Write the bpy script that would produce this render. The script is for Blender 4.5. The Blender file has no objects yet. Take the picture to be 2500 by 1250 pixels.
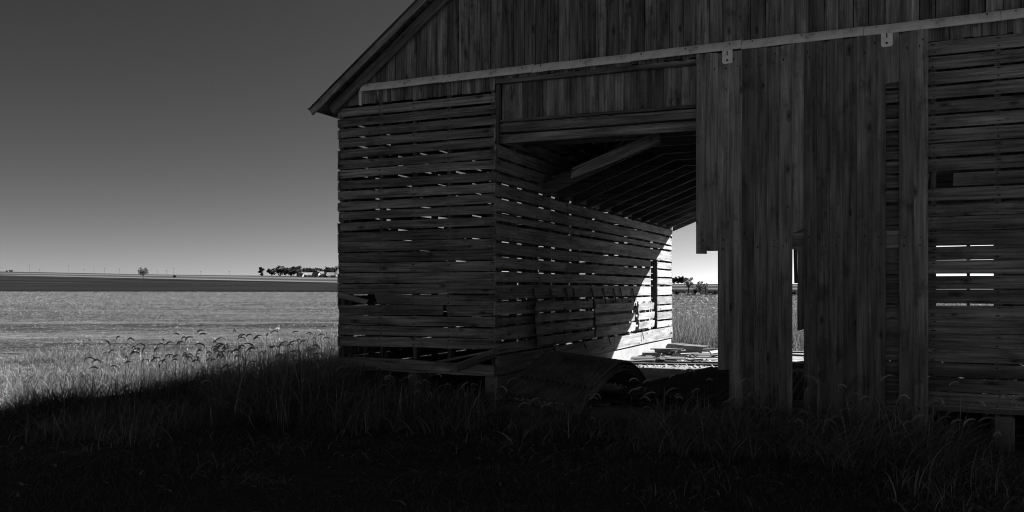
import bpy, math, random
import numpy as np
from mathutils import Vector, Matrix

# ------------------------------------------------------------------ camera, sky, sun, exposure
SC = bpy.context.scene
COL = SC.collection
EYE = 1.58
FPX = 2085.0                       # focal length in pixels of the 2500 px wide photograph
YAW = math.atan(935 / FPX)
CY, SY = math.cos(YAW), math.sin(YAW)

cam_data = bpy.data.cameras.new('camera')
cam = bpy.data.objects.new('camera', cam_data)
COL.objects.link(cam)
cam.location = (0, 0, EYE)
cam.rotation_euler = (math.pi / 2, 0, YAW)
cam_data.sensor_width = 36.0
cam_data.lens = 36.0 * FPX / 2500.0
cam_data.shift_y = (705 - 625) / 2500.0
cam_data.clip_start = 0.05
cam_data.clip_end = 9000
SC.camera = cam

SUN_X, SUN_Y = 0.89, 1.445          # horizontal run of a shadow per metre of height
SUN_AZ = math.atan2(SUN_X, SUN_Y)
SUN_EL = math.atan2(1.0, math.hypot(SUN_X, SUN_Y))

world = bpy.data.worlds.new('World')
SC.world = world
world.use_nodes = True
wn, wl = world.node_tree.nodes, world.node_tree.links
bg = wn['Background']
sky = wn.new('ShaderNodeTexSky')
sky.sky_type = 'NISHITA'
sky.sun_disc = False
sky.sun_elevation = SUN_EL
sky.sun_rotation = SUN_AZ
sky.air_density = 0.3
sky.dust_density = 0.3
sky.ozone_density = 1.0
# black-and-white film behind a red filter: only the red of the sky, with the film's contrast
sep = wn.new('ShaderNodeSeparateColor')
div = wn.new('ShaderNodeMath'); div.operation = 'DIVIDE'; div.inputs[1].default_value = 68.6
pw = wn.new('ShaderNodeMath'); pw.operation = 'POWER'; pw.inputs[1].default_value = 1.336
mul = wn.new('ShaderNodeMath'); mul.operation = 'MULTIPLY'; mul.inputs[1].default_value = 68.6
wl.new(sky.outputs[0], sep.inputs[0])
wl.new(sep.outputs[0], div.inputs[0])
wl.new(div.outputs[0], pw.inputs[0])
wl.new(pw.outputs[0], mul.inputs[0])
wl.new(mul.outputs[0], bg.inputs[0])
bg.inputs[1].default_value = 0.08

sun_data = bpy.data.lights.new('sun', 'SUN')
sun_data.energy = 5.0
sun_data.angle = math.radians(0.5)
sun_data.color = (1, 1, 1)
sun = bpy.data.objects.new('sun', sun_data)
COL.objects.link(sun)
sun.location = (20, 30, 30)
sun.rotation_euler = Vector((-SUN_X, -SUN_Y, -1.0)).to_track_quat('-Z', 'Y').to_euler()

SC.view_settings.view_transform = 'Standard'
SC.view_settings.look = 'None'
SC.view_settings.gamma = 1.0
SC.view_settings.use_curve_mapping = False
SC.view_settings.exposure = 2.15

SC.render.engine = 'CYCLES'
SC.cycles.use_denoising = True
SC.cycles.denoiser = 'OPENIMAGEDENOISE'
SC.cycles.denoising_input_passes = 'RGB_ALBEDO_NORMAL'
SC.cycles.pixel_filter_type = 'BLACKMAN_HARRIS'
SC.cycles.filter_width = 1.05
SC.cycles.max_bounces = 8
SC.cycles.diffuse_bounces = 5
SC.cycles.sample_clamp_indirect = 4.0

rnd = random.Random(11)
rng = np.random.default_rng(5)

# ------------------------------------------------------------------ helpers
def tag(o, label=None, cat=None, group=None, kind=None):
    if label: o['label'] = label
    if cat: o['category'] = cat
    if group: o['group'] = group
    if kind: o['kind'] = kind
    return o

BASE = {}
def hang(o, parent):
    """parent keeps its own (translation only) place; o keeps its world place"""
    if parent is not None:
        o.parent = parent
        o.matrix_parent_inverse = Matrix.Translation(-BASE[parent.name])
    return o

def empty(name, loc, parent=None):
    o = bpy.data.objects.new(name, None)
    COL.objects.link(o)
    o.empty_display_size = 0.2
    o.location = loc
    BASE[o.name] = Vector(loc)
    hang(o, parent)
    return o

def mesh_obj(name, verts, faces, mat, parent=None, smooth=False, matrix=None):
    me = bpy.data.meshes.new(name)
    me.from_pydata([tuple(v) for v in verts], [], faces)
    me.update()
    if mat is not None: me.materials.append(mat)
    if smooth:
        me.polygons.foreach_set('use_smooth', [True] * len(me.polygons))
    o = bpy.data.objects.new(name, me)
    COL.objects.link(o)
    if matrix is not None:
        o.matrix_world = matrix
        BASE[o.name] = matrix.translation.copy()
    else:
        BASE[o.name] = Vector((0, 0, 0))
    hang(o, parent)
    return o

def np_obj(name, verts, quads, mat, tris=None, smooth=False):
    """big mesh from numpy arrays"""
    me = bpy.data.meshes.new(name)
    verts = np.asarray(verts, dtype=np.float32).reshape(-1, 3)
    quads = np.asarray(quads, dtype=np.int32).reshape(-1, 4) if quads is not None else np.zeros((0, 4), np.int32)
    tris = np.asarray(tris, dtype=np.int32).reshape(-1, 3) if tris is not None else np.zeros((0, 3), np.int32)
    me.vertices.add(len(verts)); me.vertices.foreach_set('co', verts.ravel())
    loops = np.concatenate([quads.ravel(), tris.ravel()])
    me.loops.add(len(loops)); me.loops.foreach_set('vertex_index', loops)
    nq, ntr = len(quads), len(tris)
    me.polygons.add(nq + ntr)
    start = np.concatenate([np.arange(nq) * 4, nq * 4 + np.arange(ntr) * 3]).astype(np.int32)
    me.polygons.foreach_set('loop_start', start)
    if smooth: me.polygons.foreach_set('use_smooth', np.ones(nq + ntr, dtype=bool))
    me.update(calc_edges=True)
    me.materials.append(mat)
    o = bpy.data.objects.new(name, me)
    COL.objects.link(o)
    BASE[o.name] = Vector((0, 0, 0))
    return o

def frame_matrix(origin, xdir, zdir):
    x = Vector(xdir).normalized()
    z = Vector(zdir); z = (z - x * z.dot(x)).normalized()
    y = z.cross(x)
    m = Matrix((x, y, z)).transposed().to_4x4()
    m.translation = Vector(origin)
    return m

def board(name, parent, p0, p1, nrm, w, t, mat, ns=4, jw=0.004, rag=0.006, bow=0.003, ends=(0.0, 0.0), taper=0.0, ch=0.0):
    """a sawn board from p0 to p1 (middle of its back face), facing nrm; local x runs along the grain"""
    p0, p1 = Vector(p0), Vector(p1)
    L = (p1 - p0).length
    verts, faces = [], []
    b1, b2 = rnd.uniform(-bow, bow), rnd.uniform(-bow, bow)
    for i in range(ns + 1):
        f = i / ns
        x = f * L
        k = math.sin(math.pi * f)
        oy, oz = b1 * k, abs(b2) * k
        ha = w / 2 + rnd.uniform(-jw, jw)
        hb = w / 2 + rnd.uniform(-jw, jw) - taper * f
        xa = xb = x
        if i == 0:
            xa += rnd.uniform(-rag, rag) - ends[0] / 2; xb += rnd.uniform(-rag, rag) + ends[0] / 2
        if i == ns:
            xa += rnd.uniform(-rag, rag) - ends[1] / 2; xb += rnd.uniform(-rag, rag) + ends[1] / 2
        if ch:
            verts += [(xa, -ha + oy, oz), (xb, hb + oy, oz), (xb, hb + oy, oz + t - ch), (xb, hb + oy - ch * 0.8, oz + t), (xa, -ha + oy + ch * 0.8, oz + t), (xa, -ha + oy, oz + t - ch)]
        else:
            verts += [(xa, -ha + oy, oz), (xb, hb + oy, oz), (xb, hb + oy, oz + t), (xa, -ha + oy, oz + t)]
    nc = 6 if ch else 4
    for i in range(ns):
        a = i * nc; b = a + nc
        for k in range(nc):
            k2 = (k + 1) % nc
            faces.append((a + k, a + k2, b + k2, b + k))
    faces.append(tuple(range(nc - 1, -1, -1))); e = ns * nc; faces.append(tuple(range(e, e + nc)))
    faces = [tuple(reversed(f)) for f in faces]
    return mesh_obj(name, verts, faces, mat, parent, matrix=frame_matrix(p0, p1 - p0, nrm))

def box(name, parent, lo, hi, mat, bev=0.0):
    (x0, y0, z0), (x1, y1, z1) = lo, hi
    o = Vector((x0, y0, z0)); dx, dy, dz = x1 - x0, y1 - y0, z1 - z0
    if bev:
        b = bev
        v = []
        for z, i in ((0, 0), (dz - b, 0), (dz, b)):
            v += [(i, i, z), (dx - i, i, z), (dx - i, dy - i, z), (i, dy - i, z)]
        f = [(3, 2, 1, 0), (8, 9, 10, 11)]
        for r in (0, 4):
            for k in range(4):
                k2 = (k + 1) % 4
                f.append((r + k, r + k2, r + 4 + k2, r + 4 + k))
    else:
        v = [(0, 0, 0), (dx, 0, 0), (dx, dy, 0), (0, dy, 0), (0, 0, dz), (dx, 0, dz), (dx, dy, dz), (0, dy, dz)]
        f = [(3, 2, 1, 0), (4, 5, 6, 7), (0, 1, 5, 4), (1, 2, 6, 5), (2, 3, 7, 6), (3, 0, 4, 7)]
    return mesh_obj(name, v, f, mat, parent, matrix=Matrix.Translation(o))

def prism(name, parent, poly, y0, y1, mat):
    """polygon in the X-Z plane swept along Y"""
    ox, oz = poly[0]
    n = len(poly)
    v = [(x - ox, 0, z - oz) for x, z in poly] + [(x - ox, y1 - y0, z - oz) for x, z in poly]
    f = [tuple(range(n)), tuple(range(2 * n - 1, n - 1, -1))]
    for k in range(n):
        k2 = (k + 1) % n
        f.append((k2, k, n + k, n + k2))
    return mesh_obj(name, v, f, mat, parent, matrix=Matrix.Translation((ox, y0, oz)))

def tube_arrays(pts, rad, sides=6):
    pts = [Vector(p) for p in pts]
    V, F = [], []
    up = Vector((0.31, 0.17, 0.93))
    for i, p in enumerate(pts):
        d = (pts[min(i + 1, len(pts) - 1)] - pts[max(i - 1, 0)]).normalized()
        a = d.cross(up)
        if a.length < 1e-3: a = d.cross(Vector((1, 0, 0)))
        a.normalize(); b = d.cross(a)
        for k in range(sides):
            an = 2 * math.pi * k / sides
            V.append(p + (a * math.cos(an) + b * math.sin(an)) * rad[i])
    for i in range(len(pts) - 1):
        for k in range(sides):
            k2 = (k + 1) % sides
            F.append((i * sides + k, i * sides + k2, (i + 1) * sides + k2, (i + 1) * sides + k))
    F.append(tuple(range(sides - 1, -1, -1)))
    F.append(tuple(range((len(pts) - 1) * sides, len(pts) * sides)))
    return V, F

# ------------------------------------------------------------------ materials (the photograph is black and white: all greys)
def g3(v): return (v, v, v, 1)

def new_mat(name):
    m = bpy.data.materials.new(name); m.use_nodes = True
    nt = m.node_tree
    return m, nt, nt.nodes, nt.links, nt.nodes['Principled BSDF']

def ramp(N, stops):
    r = N.new('ShaderNodeValToRGB')
    cr = r.color_ramp
    while len(cr.elements) < len(stops): cr.elements.new(0.5)
    for e, (p, v) in zip(cr.elements, stops):
        e.position = p; e.color = g3(v)
    return r

def wood(name, base, rough=0.85, var=0.35, grain=1.0, knots=True, stain=0.5, bump=0.35, con=1.0):
    m, nt, N, L, P = new_mat(name)
    tc = N.new('ShaderNodeTexCoord'); oi = N.new('ShaderNodeObjectInfo')
    sc = N.new('ShaderNodeVectorMath'); sc.operation = 'SCALE'; sc.inputs[0].default_value = (37.0, 91.0, 53.0)
    L.new(oi.outputs['Random'], sc.inputs['Scale'])
    ad = N.new('ShaderNodeVectorMath'); ad.operation = 'ADD'
    L.new(tc.outputs['Object'], ad.inputs[0]); L.new(sc.outputs[0], ad.inputs[1])
    def stretch(x, y, z):
        mp = N.new('ShaderNodeMapping'); mp.inputs['Scale'].default_value = (x, y, z)
        L.new(ad.outputs[0], mp.inputs[0]); return mp.outputs[0]
    n1 = N.new('ShaderNodeTexNoise'); n1.inputs['Scale'].default_value = 1.0; n1.inputs['Detail'].default_value = 6; n1.inputs['Roughness'].default_value = 0.65
    L.new(stretch(1.5, 40 * grain, 40 * grain), n1.inputs['Vector'])
    n2 = N.new('ShaderNodeTexNoise'); n2.inputs['Scale'].default_value = 1.0; n2.inputs['Detail'].default_value = 4
    L.new(stretch(1.2, 9, 9), n2.inputs['Vector'])
    n3 = N.new('ShaderNodeTexNoise'); n3.inputs['Scale'].default_value = 1.0; n3.inputs['Detail'].default_value = 5; n3.inputs['Roughness'].default_value = 0.7
    L.new(stretch(2.6, 5, 5), n3.inputs['Vector'])
    r1 = ramp(N, [(0.32, 1 - 0.85 * con), (0.42, 1 - 0.36 * con), (0.56, 1.05), (0.72, 1 + 0.7 * con)]); L.new(n1.outputs[0], r1.inputs[0])
    r2 = ramp(N, [(0.30, 1 - 0.5 * con), (0.5, 1.0), (0.70, 1 + 0.55 * con)]); L.new(n2.outputs[0], r2.inputs[0])
    r3 = ramp(N, [(0.30, 1 - 0.6 * stain), (0.46, 1.0), (0.60, 1.0), (0.75, 1 + 0.5 * stain)]); L.new(n3.outputs[0], r3.inputs[0])
    def mulc(a, b):
        x = N.new('ShaderNodeMix'); x.data_type = 'RGBA'; x.blend_type = 'MULTIPLY'; x.inputs[0].default_value = 1
        x.clamp_result = False
        L.new(a, x.inputs[6]); L.new(b, x.inputs[7]); return x.outputs[2]
    c = mulc(mulc(r1.outputs[0], r2.outputs[0]), r3.outputs[0])
    mr = N.new('ShaderNodeMapRange'); mr.inputs['To Min'].default_value = base * (1 - var); mr.inputs['To Max'].default_value = base * (1 + var)
    L.new(oi.outputs['Random'], mr.inputs['Value'])
    c = mulc(c, mr.outputs[0])
    if knots:
        vo = N.new('ShaderNodeTexVoronoi'); vo.feature = 'F1'; vo.voronoi_dimensions = '2D'; vo.inputs['Scale'].default_value = 1.0; vo.inputs['Randomness'].default_value = 1.0
        L.new(stretch(1.7, 4.2, 4.2), vo.inputs['Vector'])
        rk = ramp(N, [(0.035, 0.25), (0.06, 0.75), (0.075, 0.45), (0.11, 1.0)]); kr = N.new('ShaderNodeSeparateColor'); L.new(vo.outputs['Color'], kr.inputs[0])
        ks = N.new('ShaderNodeMapRange'); ks.inputs['From Min'].default_value = 0.45; ks.inputs['From Max'].default_value = 1.0
        ks.inputs['To Min'].default_value = 0.05; ks.inputs['To Max'].default_value = 1.3; ks.clamp = True
        L.new(kr.outputs[0], ks.inputs['Value'])
        kd = N.new('ShaderNodeMath'); kd.operation = 'DIVIDE'; L.new(vo.outputs['Distance'], kd.inputs[0]); L.new(ks.outputs[0], kd.inputs[1])
        L.new(kd.outputs[0], rk.inputs[0])
        c = mulc(c, rk.outputs[0])
    L.new(c, P.inputs['Base Color'])
    P.inputs['Roughness'].default_value = rough
    P.inputs['Specular IOR Level'].default_value = 0.2
    b = N.new('ShaderNodeBump'); b.inputs['Strength'].default_value = bump; b.inputs['Distance'].default_value = 0.006
    L.new(n1.outputs[0], b.inputs['Height']); L.new(b.outputs[0], P.inputs['Normal'])
    return m

def speckle(name, lo, hi, scale, rough=0.9, detail=6, bump=0.2, dist=0.01, coord='Object', spec=0.2, metallic=0.0, stops=None, mapscale=(1, 1, 1)):
    m, nt, N, L, P = new_mat(name)
    tc = N.new('ShaderNodeTexCoord')
    mp = N.new('ShaderNodeMapping'); mp.inputs['Scale'].default_value = mapscale
    L.new(tc.outputs[coord], mp.inputs[0])
    n = N.new('ShaderNodeTexNoise'); n.inputs['Scale'].default_value = scale; n.inputs['Detail'].default_value = detail; n.inputs['Roughness'].default_value = 0.65
    L.new(mp.outputs[0], n.inputs['Vector'])
    r = ramp(N, stops or [(0.3, lo), (0.7, hi)]); L.new(n.outputs[0], r.inputs[0])
    L.new(r.outputs[0], P.inputs['Base Color'])
    P.inputs['Roughness'].default_value = rough; P.inputs['Specular IOR Level'].default_value = spec; P.inputs['Metallic'].default_value = metallic
    if bump:
        b = N.new('ShaderNodeBump'); b.inputs['Strength'].default_value = bump; b.inputs['Distance'].default_value = dist
        L.new(n.outputs[0], b.inputs['Height']); L.new(b.outputs[0], P.inputs['Normal'])
    return m

def plant(name, lo, hi, transl=0.4, rough=0.8):
    m, nt, N, L, P = new_mat(name)
    N.remove(P)
    ge = N.new('ShaderNodeNewGeometry')
    r = ramp(N, [(0.0, lo), (0.62, lo + 0.35 * (hi - lo)), (1.0, hi)])
    L.new(ge.outputs['Random Per Island'], r.inputs[0])
    d = N.new('ShaderNodeBsdfDiffuse'); t = N.new('ShaderNodeBsdfTranslucent'); mx = N.new('ShaderNodeMixShader')
    mx.inputs[0].default_value = transl
    L.new(r.outputs[0], d.inputs[0]); L.new(r.outputs[0], t.inputs[0])
    L.new(d.outputs[0], mx.inputs[1]); L.new(t.outputs[0], mx.inputs[2])
    L.new(mx.outputs[0], N['Material Output'].inputs[0])
    return m

M = {}
M['slat'] = wood('weathered_slat_wood', 0.19, con=0.95, stain=0.8)
M['gable'] = wood('weathered_siding_wood', 0.17, stain=1.2, var=0.45, con=0.92)
M['door'] = wood('weathered_door_wood', 0.20, var=0.42, stain=0.9, con=0.78)
M['inner'] = wood('pale_crib_wood', 0.25, var=0.25, stain=0.8, con=0.75)
M['frame'] = wood('old_framing_wood', 0.11, knots=False)
M['beam'] = wood('pale_beam_wood', 0.22, var=0.15, stain=0.5)
M['scrap'] = wood('scrap_wood', 0.15, var=0.9)
M['track'] = speckle('peeling_white_paint', 0.16, 0.62, 7.0, rough=0.6, detail=8, bump=0.3, dist=0.004,
                     stops=[(0.28, 0.14), (0.36, 0.55), (0.5, 0.74), (0.75, 0.84)])
M['concrete'] = speckle('old_concrete', 0.18, 0.30, 3.0, detail=9, bump=0.25)
M['slab'] = speckle('dusty_concrete', 0.10, 0.20, 3.2, detail=10, bump=0.4, dist=0.02, stops=[(0.30, 0.035), (0.45, 0.11), (0.55, 0.15), (0.72, 0.26)])
M['tin'] = speckle('dull_corrugated_tin', 0.08, 0.26, 3.5, rough=0.7, detail=9, bump=0.15, spec=0.15)
M['rusttin'] = speckle('rusted_tin', 0.05, 0.15, 4.0, rough=0.9, detail=9, bump=0.15, spec=0.05)
M['rooftin'] = speckle('roof_tin', 0.10, 0.22, 1.5, rough=0.6, bump=0.1, spec=0.4)
M['steel'] = speckle('bare_steel', 0.04, 0.18, 6.0, rough=0.6, bump=0.1, spec=0.3, metallic=0.2)
M['nail'] = speckle('rusty_nail', 0.03, 0.07, 20.0, bump=0.0)
M['dirt'] = speckle('dark_soil', 0.03, 0.09, 5.0, detail=9, bump=0.5, dist=0.03)
M['white'] = speckle('white_paint', 0.4, 0.55, 2.0, rough=0.6)
M['houseroof'] = speckle('pale_roof', 0.25, 0.45, 2.0, rough=0.6)
M['bark'] = speckle('bark', 0.05, 0.12, 6.0, bump=0.4)
M['pole'] = speckle('pole_wood', 0.08, 0.14, 6.0, bump=0.2)
M['lawn'] = plant('lawn_grass_blade', 0.07, 0.30, 0.3)
M['tall'] = plant('dry_grass_blade', 0.025, 0.34, 0.3)
M['lifted_grass'] = plant('shade_lifted_grass_blade', 0.14, 0.58, 0.36)  # same grass as the tall blades, colour lightened to offset the barn's shade
M['fox'] = plant('foxtail_head', 0.28, 0.62, 0.5)
M['residue'] = plant('crop_residue', 0.02, 0.46, 0.25)
M['litter'] = plant('dead_leaf', 0.22, 0.5, 0.3)
M['leaf'] = plant('leaf_mid', 0.05, 0.11, 0.3)
M['leafdark'] = plant('leaf_dark', 0.03, 0.08, 0.2)
M['leafpale'] = plant('leaf_pale', 0.10, 0.18, 0.35)

def field_mat(name, lo, hi, row=0.76, rowamt=0.25, blot=0.2, big=(0.006, 0.045)):
    m, nt, N, L, P = new_mat(name)
    tc = N.new('ShaderNodeTexCoord')
    rot = N.new('ShaderNodeMapping'); rot.inputs['Rotation'].default_value = (0, 0, -YAW + 0.03)
    L.new(tc.outputs['Object'], rot.inputs[0])
    n1 = N.new('ShaderNodeTexNoise'); n1.inputs['Scale'].default_value = 1.0; n1.inputs['Detail'].default_value = 8; n1.inputs['Roughness'].default_value = 0.7
    mp = N.new('ShaderNodeMapping'); mp.inputs['Scale'].default_value = (1.2, 5.0, 1.0); L.new(rot.outputs[0], mp.inputs[0]); L.new(mp.outputs[0], n1.inputs['Vector'])
    n2 = N.new('ShaderNodeTexNoise'); n2.inputs['Scale'].default_value = 1.0; n2.inputs['Detail'].default_value = 7; n2.inputs['Roughness'].default_value = 0.72
    mp2 = N.new('ShaderNodeMapping'); mp2.inputs['Scale'].default_value = (big[0], big[1], 1.0); L.new(rot.outputs[0], mp2.inputs[0]); L.new(mp2.outputs[0], n2.inputs['Vector'])
    wv = N.new('ShaderNodeTexWave'); wv.bands_direction = 'Y'; wv.inputs['Scale'].default_value = 0.314 / row; wv.inputs['Distortion'].default_value = 1.2; wv.inputs['Detail'].default_value = 2
    L.new(rot.outputs[0], wv.inputs['Vector'])
    r = ramp(N, [(0.32, lo), (0.68, hi)]); L.new(n1.outputs[0], r.inputs[0])
    r2 = ramp(N, [(0.38, 1 - blot), (0.62, 1 + blot)]); L.new(n2.outputs[0], r2.inputs[0])
    r3 = ramp(N, [(0.2, 1 - rowamt), (0.8, 1 + rowamt)]); L.new(wv.outputs[0], r3.inputs[0])
    def mulc(a, b):
        x = N.new('ShaderNodeMix'); x.data_type = 'RGBA'; x.blend_type = 'MULTIPLY'; x.inputs[0].default_value = 1
        L.new(a, x.inputs[6]); L.new(b, x.inputs[7]); return x.outputs[2]
    L.new(mulc(mulc(r.outputs[0], r2.outputs[0]), r3.outputs[0]), P.inputs['Base Color'])
    P.inputs['Roughness'].default_value = 1.0; P.inputs['Specular IOR Level'].default_value = 0.0
    b = N.new('ShaderNodeBump'); b.inputs['Strength'].default_value = 0.6; b.inputs['Distance'].default_value = 0.08
    L.new(n1.outputs[0], b.inputs['Height']); L.new(b.outputs[0], P.inputs['Normal'])
    return m
M['stubble'] = field_mat('stubble_field', 0.014, 0.085, rowamt=0.3, blot=0.6, big=(0.025, 0.24))
M['tilled'] = field_mat('tilled_field', 0.008, 0.019, rowamt=0.15, blot=0.4)
M['pale'] = field_mat('pale_field', 0.065, 0.095, rowamt=0.1, blot=0.12)
M['midfield'] = field_mat('grey_field', 0.027, 0.046, rowamt=0.1)
M['strip'] = field_mat('dark_strip', 0.008, 0.018, rowamt=0.1)

# ------------------------------------------------------------------ terrain
def uv(X, Y):  return CY * X + SY * Y, -SY * X + CY * Y
def xy(u, v):  return CY * u - SY * v, SY * u + CY * v

ST_V = np.array([-4000., 30., 90., 160., 250., 330., 520., 700., 1300., 8000.])
ST_U = [np.array(a, float) for a in (
    [-1, 1], [-1, 1], [-60, 20], [-96, -32, 10, 40], [-150, -45, 20, 60], [-200, -66, 40, 80], [-310, -100, 60, 130], [-420, -300, -140, 140], [-900, 900], [-900, 900])]
ST_Z = [np.array(a, float) for a in (
    [0, 0], [0, 0], [0.38, 0.15], [1.06, 0.98, 0.35, 0.3], [3.6, 2.3, 0.5, 0.45], [6.8, 3.95, 1.4, 1.3], [11.0, 7.2, 3.6, 3.4], [15.7, 13.3, 11.5, 5.6], [9.0, 2.0], [-30., -30.])]
def terrain(u, v):
    u = np.atleast_1d(np.asarray(u, float)); v = np.atleast_1d(np.asarray(v, float))
    zs = np.stack([np.interp(u, a, b) for a, b in zip(ST_U, ST_Z)])
    i = np.clip(np.searchsorted(ST_V, v) - 1, 0, len(ST_V) - 2)
    f = np.clip((v - ST_V[i]) / (ST_V[i + 1] - ST_V[i]), 0, 1)
    k = np.arange(len(u))
    z = zs[i, k] * (1 - f) + zs[i + 1, k] * f
    # small unevenness close by
    n = 0.018 * np.sin(u * 1.3 + 0.7 * v) + 0.014 * np.sin(2.1 * v - 0.9 * u + 1.0) - 0.01
    return z + np.where(v < 60, n, 0)
def ground_z(X, Y):
    u, v = uv(np.asarray(X, float), np.asarray(Y, float))
    return terrain(u, v)

us = np.unique(np.concatenate([np.arange(-40, 40.1, 2), np.arange(40, 200, 8), -np.arange(40, 200, 8), np.arange(200, 700, 25), -np.arange(200, 700, 25),
                               np.array([800, 1000, 1400, 2000, 3000, 5000]), -np.array([800, 1000, 1400, 2000, 3000, 5000])])).astype(float)
vs = np.unique(np.concatenate([np.array([-4000, -2000, -1000, -500, -200, -100, -60, -40, -20, -10]), np.arange(-6, 60, 2), np.arange(60, 160, 5), np.arange(160, 330, 10),
                               np.array([330, 350, 352, 385, 392, 430, 470, 500, 504, 540, 580, 620, 660, 690, 700, 760, 850, 1000, 1300, 2000, 4000, 8000])])).astype(float)
UU, VV = np.meshgrid(us, vs)
tilt = np.clip((VV - 100) / 230, 0, 1) * np.clip(np.abs(VV) < 1200, 0, 1)
VW = VV + tilt * (0.05 * np.clip(UU, -500, 500) + 4.0 * np.sin(UU * 0.043) + 2.5 * np.sin(UU * 0.11 + 1.0))
ZZ = terrain(UU.ravel(), VV.ravel()).reshape(UU.shape)
GX, GY = xy(UU, VW)
PTS = np.stack([GX, GY, ZZ], -1).reshape(-1, 3)
nu, nv = len(us), len(vs)
idx = np.arange(nu * nv).reshape(nv, nu)
Q = np.stack([idx[:-1, :-1], idx[:-1, 1:], idx[1:, 1:], idx[1:, :-1]], -1).reshape(-1, 4)
vc = ((VV[:-1, :-1] + VV[1:, 1:]) / 2).ravel(); uc = ((UU[:-1, :-1] + UU[1:, 1:]) / 2).ravel()
xc, yc = xy(uc, vc)
reg = np.zeros(len(Q), int)
reg[(vc > 11) & (vc < 160) & ((xc < -12.5) | (yc > 40))] = 1
reg[(vc > 160) & (vc < 330)] = 2
reg[(vc > 330) & (vc < 700)] = 3
reg[((vc > 385) & (vc < 392)) | ((vc > 500) & (vc < 504))] = 4
reg[((vc > 392) & (vc < 500)) | (vc > 580) & (vc < 3000)] = 5
for k, (nm, mt, lab) in enumerate((('ground', 'dirt', 'dark grassy ground of the farmyard around the barn'),
                                   ('stubble_field', 'stubble', 'harvested stubble field with faint rows beyond the grass'),
                                   ('tilled_field', 'tilled', 'dark tilled field band behind the stubble'),
                                   ('far_field', 'pale', 'pale far field strips climbing to the horizon'),
                                   ('field_strip', 'strip', 'thin dark strips crossing the pale far field'),
                                   ('hill', 'midfield', 'grey far hillside along the horizon'))):
    sel = Q[reg == k]
    used, inv = np.unique(sel, return_inverse=True)
    o = np_obj(nm, PTS[used], inv.reshape(-1, 4), M[mt], smooth=True)
    tag(o, lab, 'field' if 'field' in nm else nm, kind='structure')

# ------------------------------------------------------------------ the barn
XL, XI, XJ, XR = -6.80, -4.47, -0.29, 3.24      # left side, alley left, alley right, right side
YF, YB = 9.50, 18.55
XC = (XL + XR) / 2
barn = tag(empty('corn_crib_barn', (XC, YF, 0)), 'weathered wooden corn crib barn with slatted walls and a drive-through alley', 'barn')

nail_pts = []                                    # (point, normal)
def nails_of(wall, along=True):
    V, T = [], []
    for (p, n) in nail_pts:
        n = Vector(n); a = n.cross(Vector((0, 0, 1))).normalized(); b = n.cross(a)
        r = rnd.uniform(0.005, 0.010); k = len(V); ea = rnd.uniform(1.3, 3.0) if along else 1.0; eb = 1.0 if along else rnd.uniform(1.0, 2.2)
        for q in range(5):
            an = q * 2 * math.pi / 5
            V.append(Vector(p) + (a * math.cos(an) * ea + b * math.sin(an) * eb) * r + n * 0.002)
        V.append(Vector(p) + n * 0.004)
        T += [(k + q, k + (q + 1) % 5, k + 5) for q in range(5)]
    nail_pts.clear()
    if V:
        o = mesh_obj('nail', V, T, M['nail'], wall)
        o['kind'] = 'stuff'

# --- crib front walls (facing the camera, normal -Y)
def front_wall(x0, x1, rows, studs, y, nrm, mat, base, skip=None, studbot=0.5, studtop=4.2):
    wall = empty('crib_wall', base, barn)
    for i, (zc, w) in enumerate(rows):
        a, b = x0 + rnd.uniform(-0.012, 0.012), x1 + rnd.uniform(-0.012, 0.008)
        dz0, dz1 = rnd.uniform(-0.008, 0.008), rnd.uniform(-0.008, 0.008)
        segs = [(a, b)] if not skip or i not in skip else skip[i]
        for (s0, s1) in segs:
            s0, s1 = max(a, s0), min(b, s1)
            rg = 0.006 if (s0 == a and s1 == b) else 0.05
            board('slat', wall, (s0, y, zc + dz0), (s1, y, zc + dz1), nrm, w, 0.022, mat, ns=7, rag=rg, jw=0.004, bow=0.006)
            for sx in studs:
                if s0 < sx < s1:
                    for q in (-0.3, 0.3):
                        nail_pts.append(((sx + rnd.uniform(-.012, .012), y + nrm[1] * 0.024, zc + q * w + rnd.uniform(-.008, .008)), nrm))
    for sx in studs:
        board('stud', wall, (sx, y - nrm[1] * 0.10, studbot), (sx, y - nrm[1] * 0.10, studtop), nrm, 0.05, 0.095, M['frame'], ns=2)
    nails_of(wall)
    return wall

def rows_even(ztop, zbot, n, wide):
    p = (ztop - zbot) / n
    out = []
    for i in range(n):
        zc = ztop - p * (i + 0.5)
        out.append((zc, wide(i)))
    return out

left_rows = rows_even(4.0, 0.82, 23, lambda i: 0.107 + rnd.uniform(-.004, .004) if i < 12 else 0.1245 + rnd.uniform(-.004, .005))
studs_l = [XL + 0.04, -6.14, -5.63, -5.13, XI - 0.05]
lw = front_wall(XL, XI, left_rows, studs_l, YF, (0, -1, 0), M['slat'], (XL, YF, 0.5), skip={18: [(-6.18, XI)], 19: [(-6.8, -5.2), (-5.18, XI)]})
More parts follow.
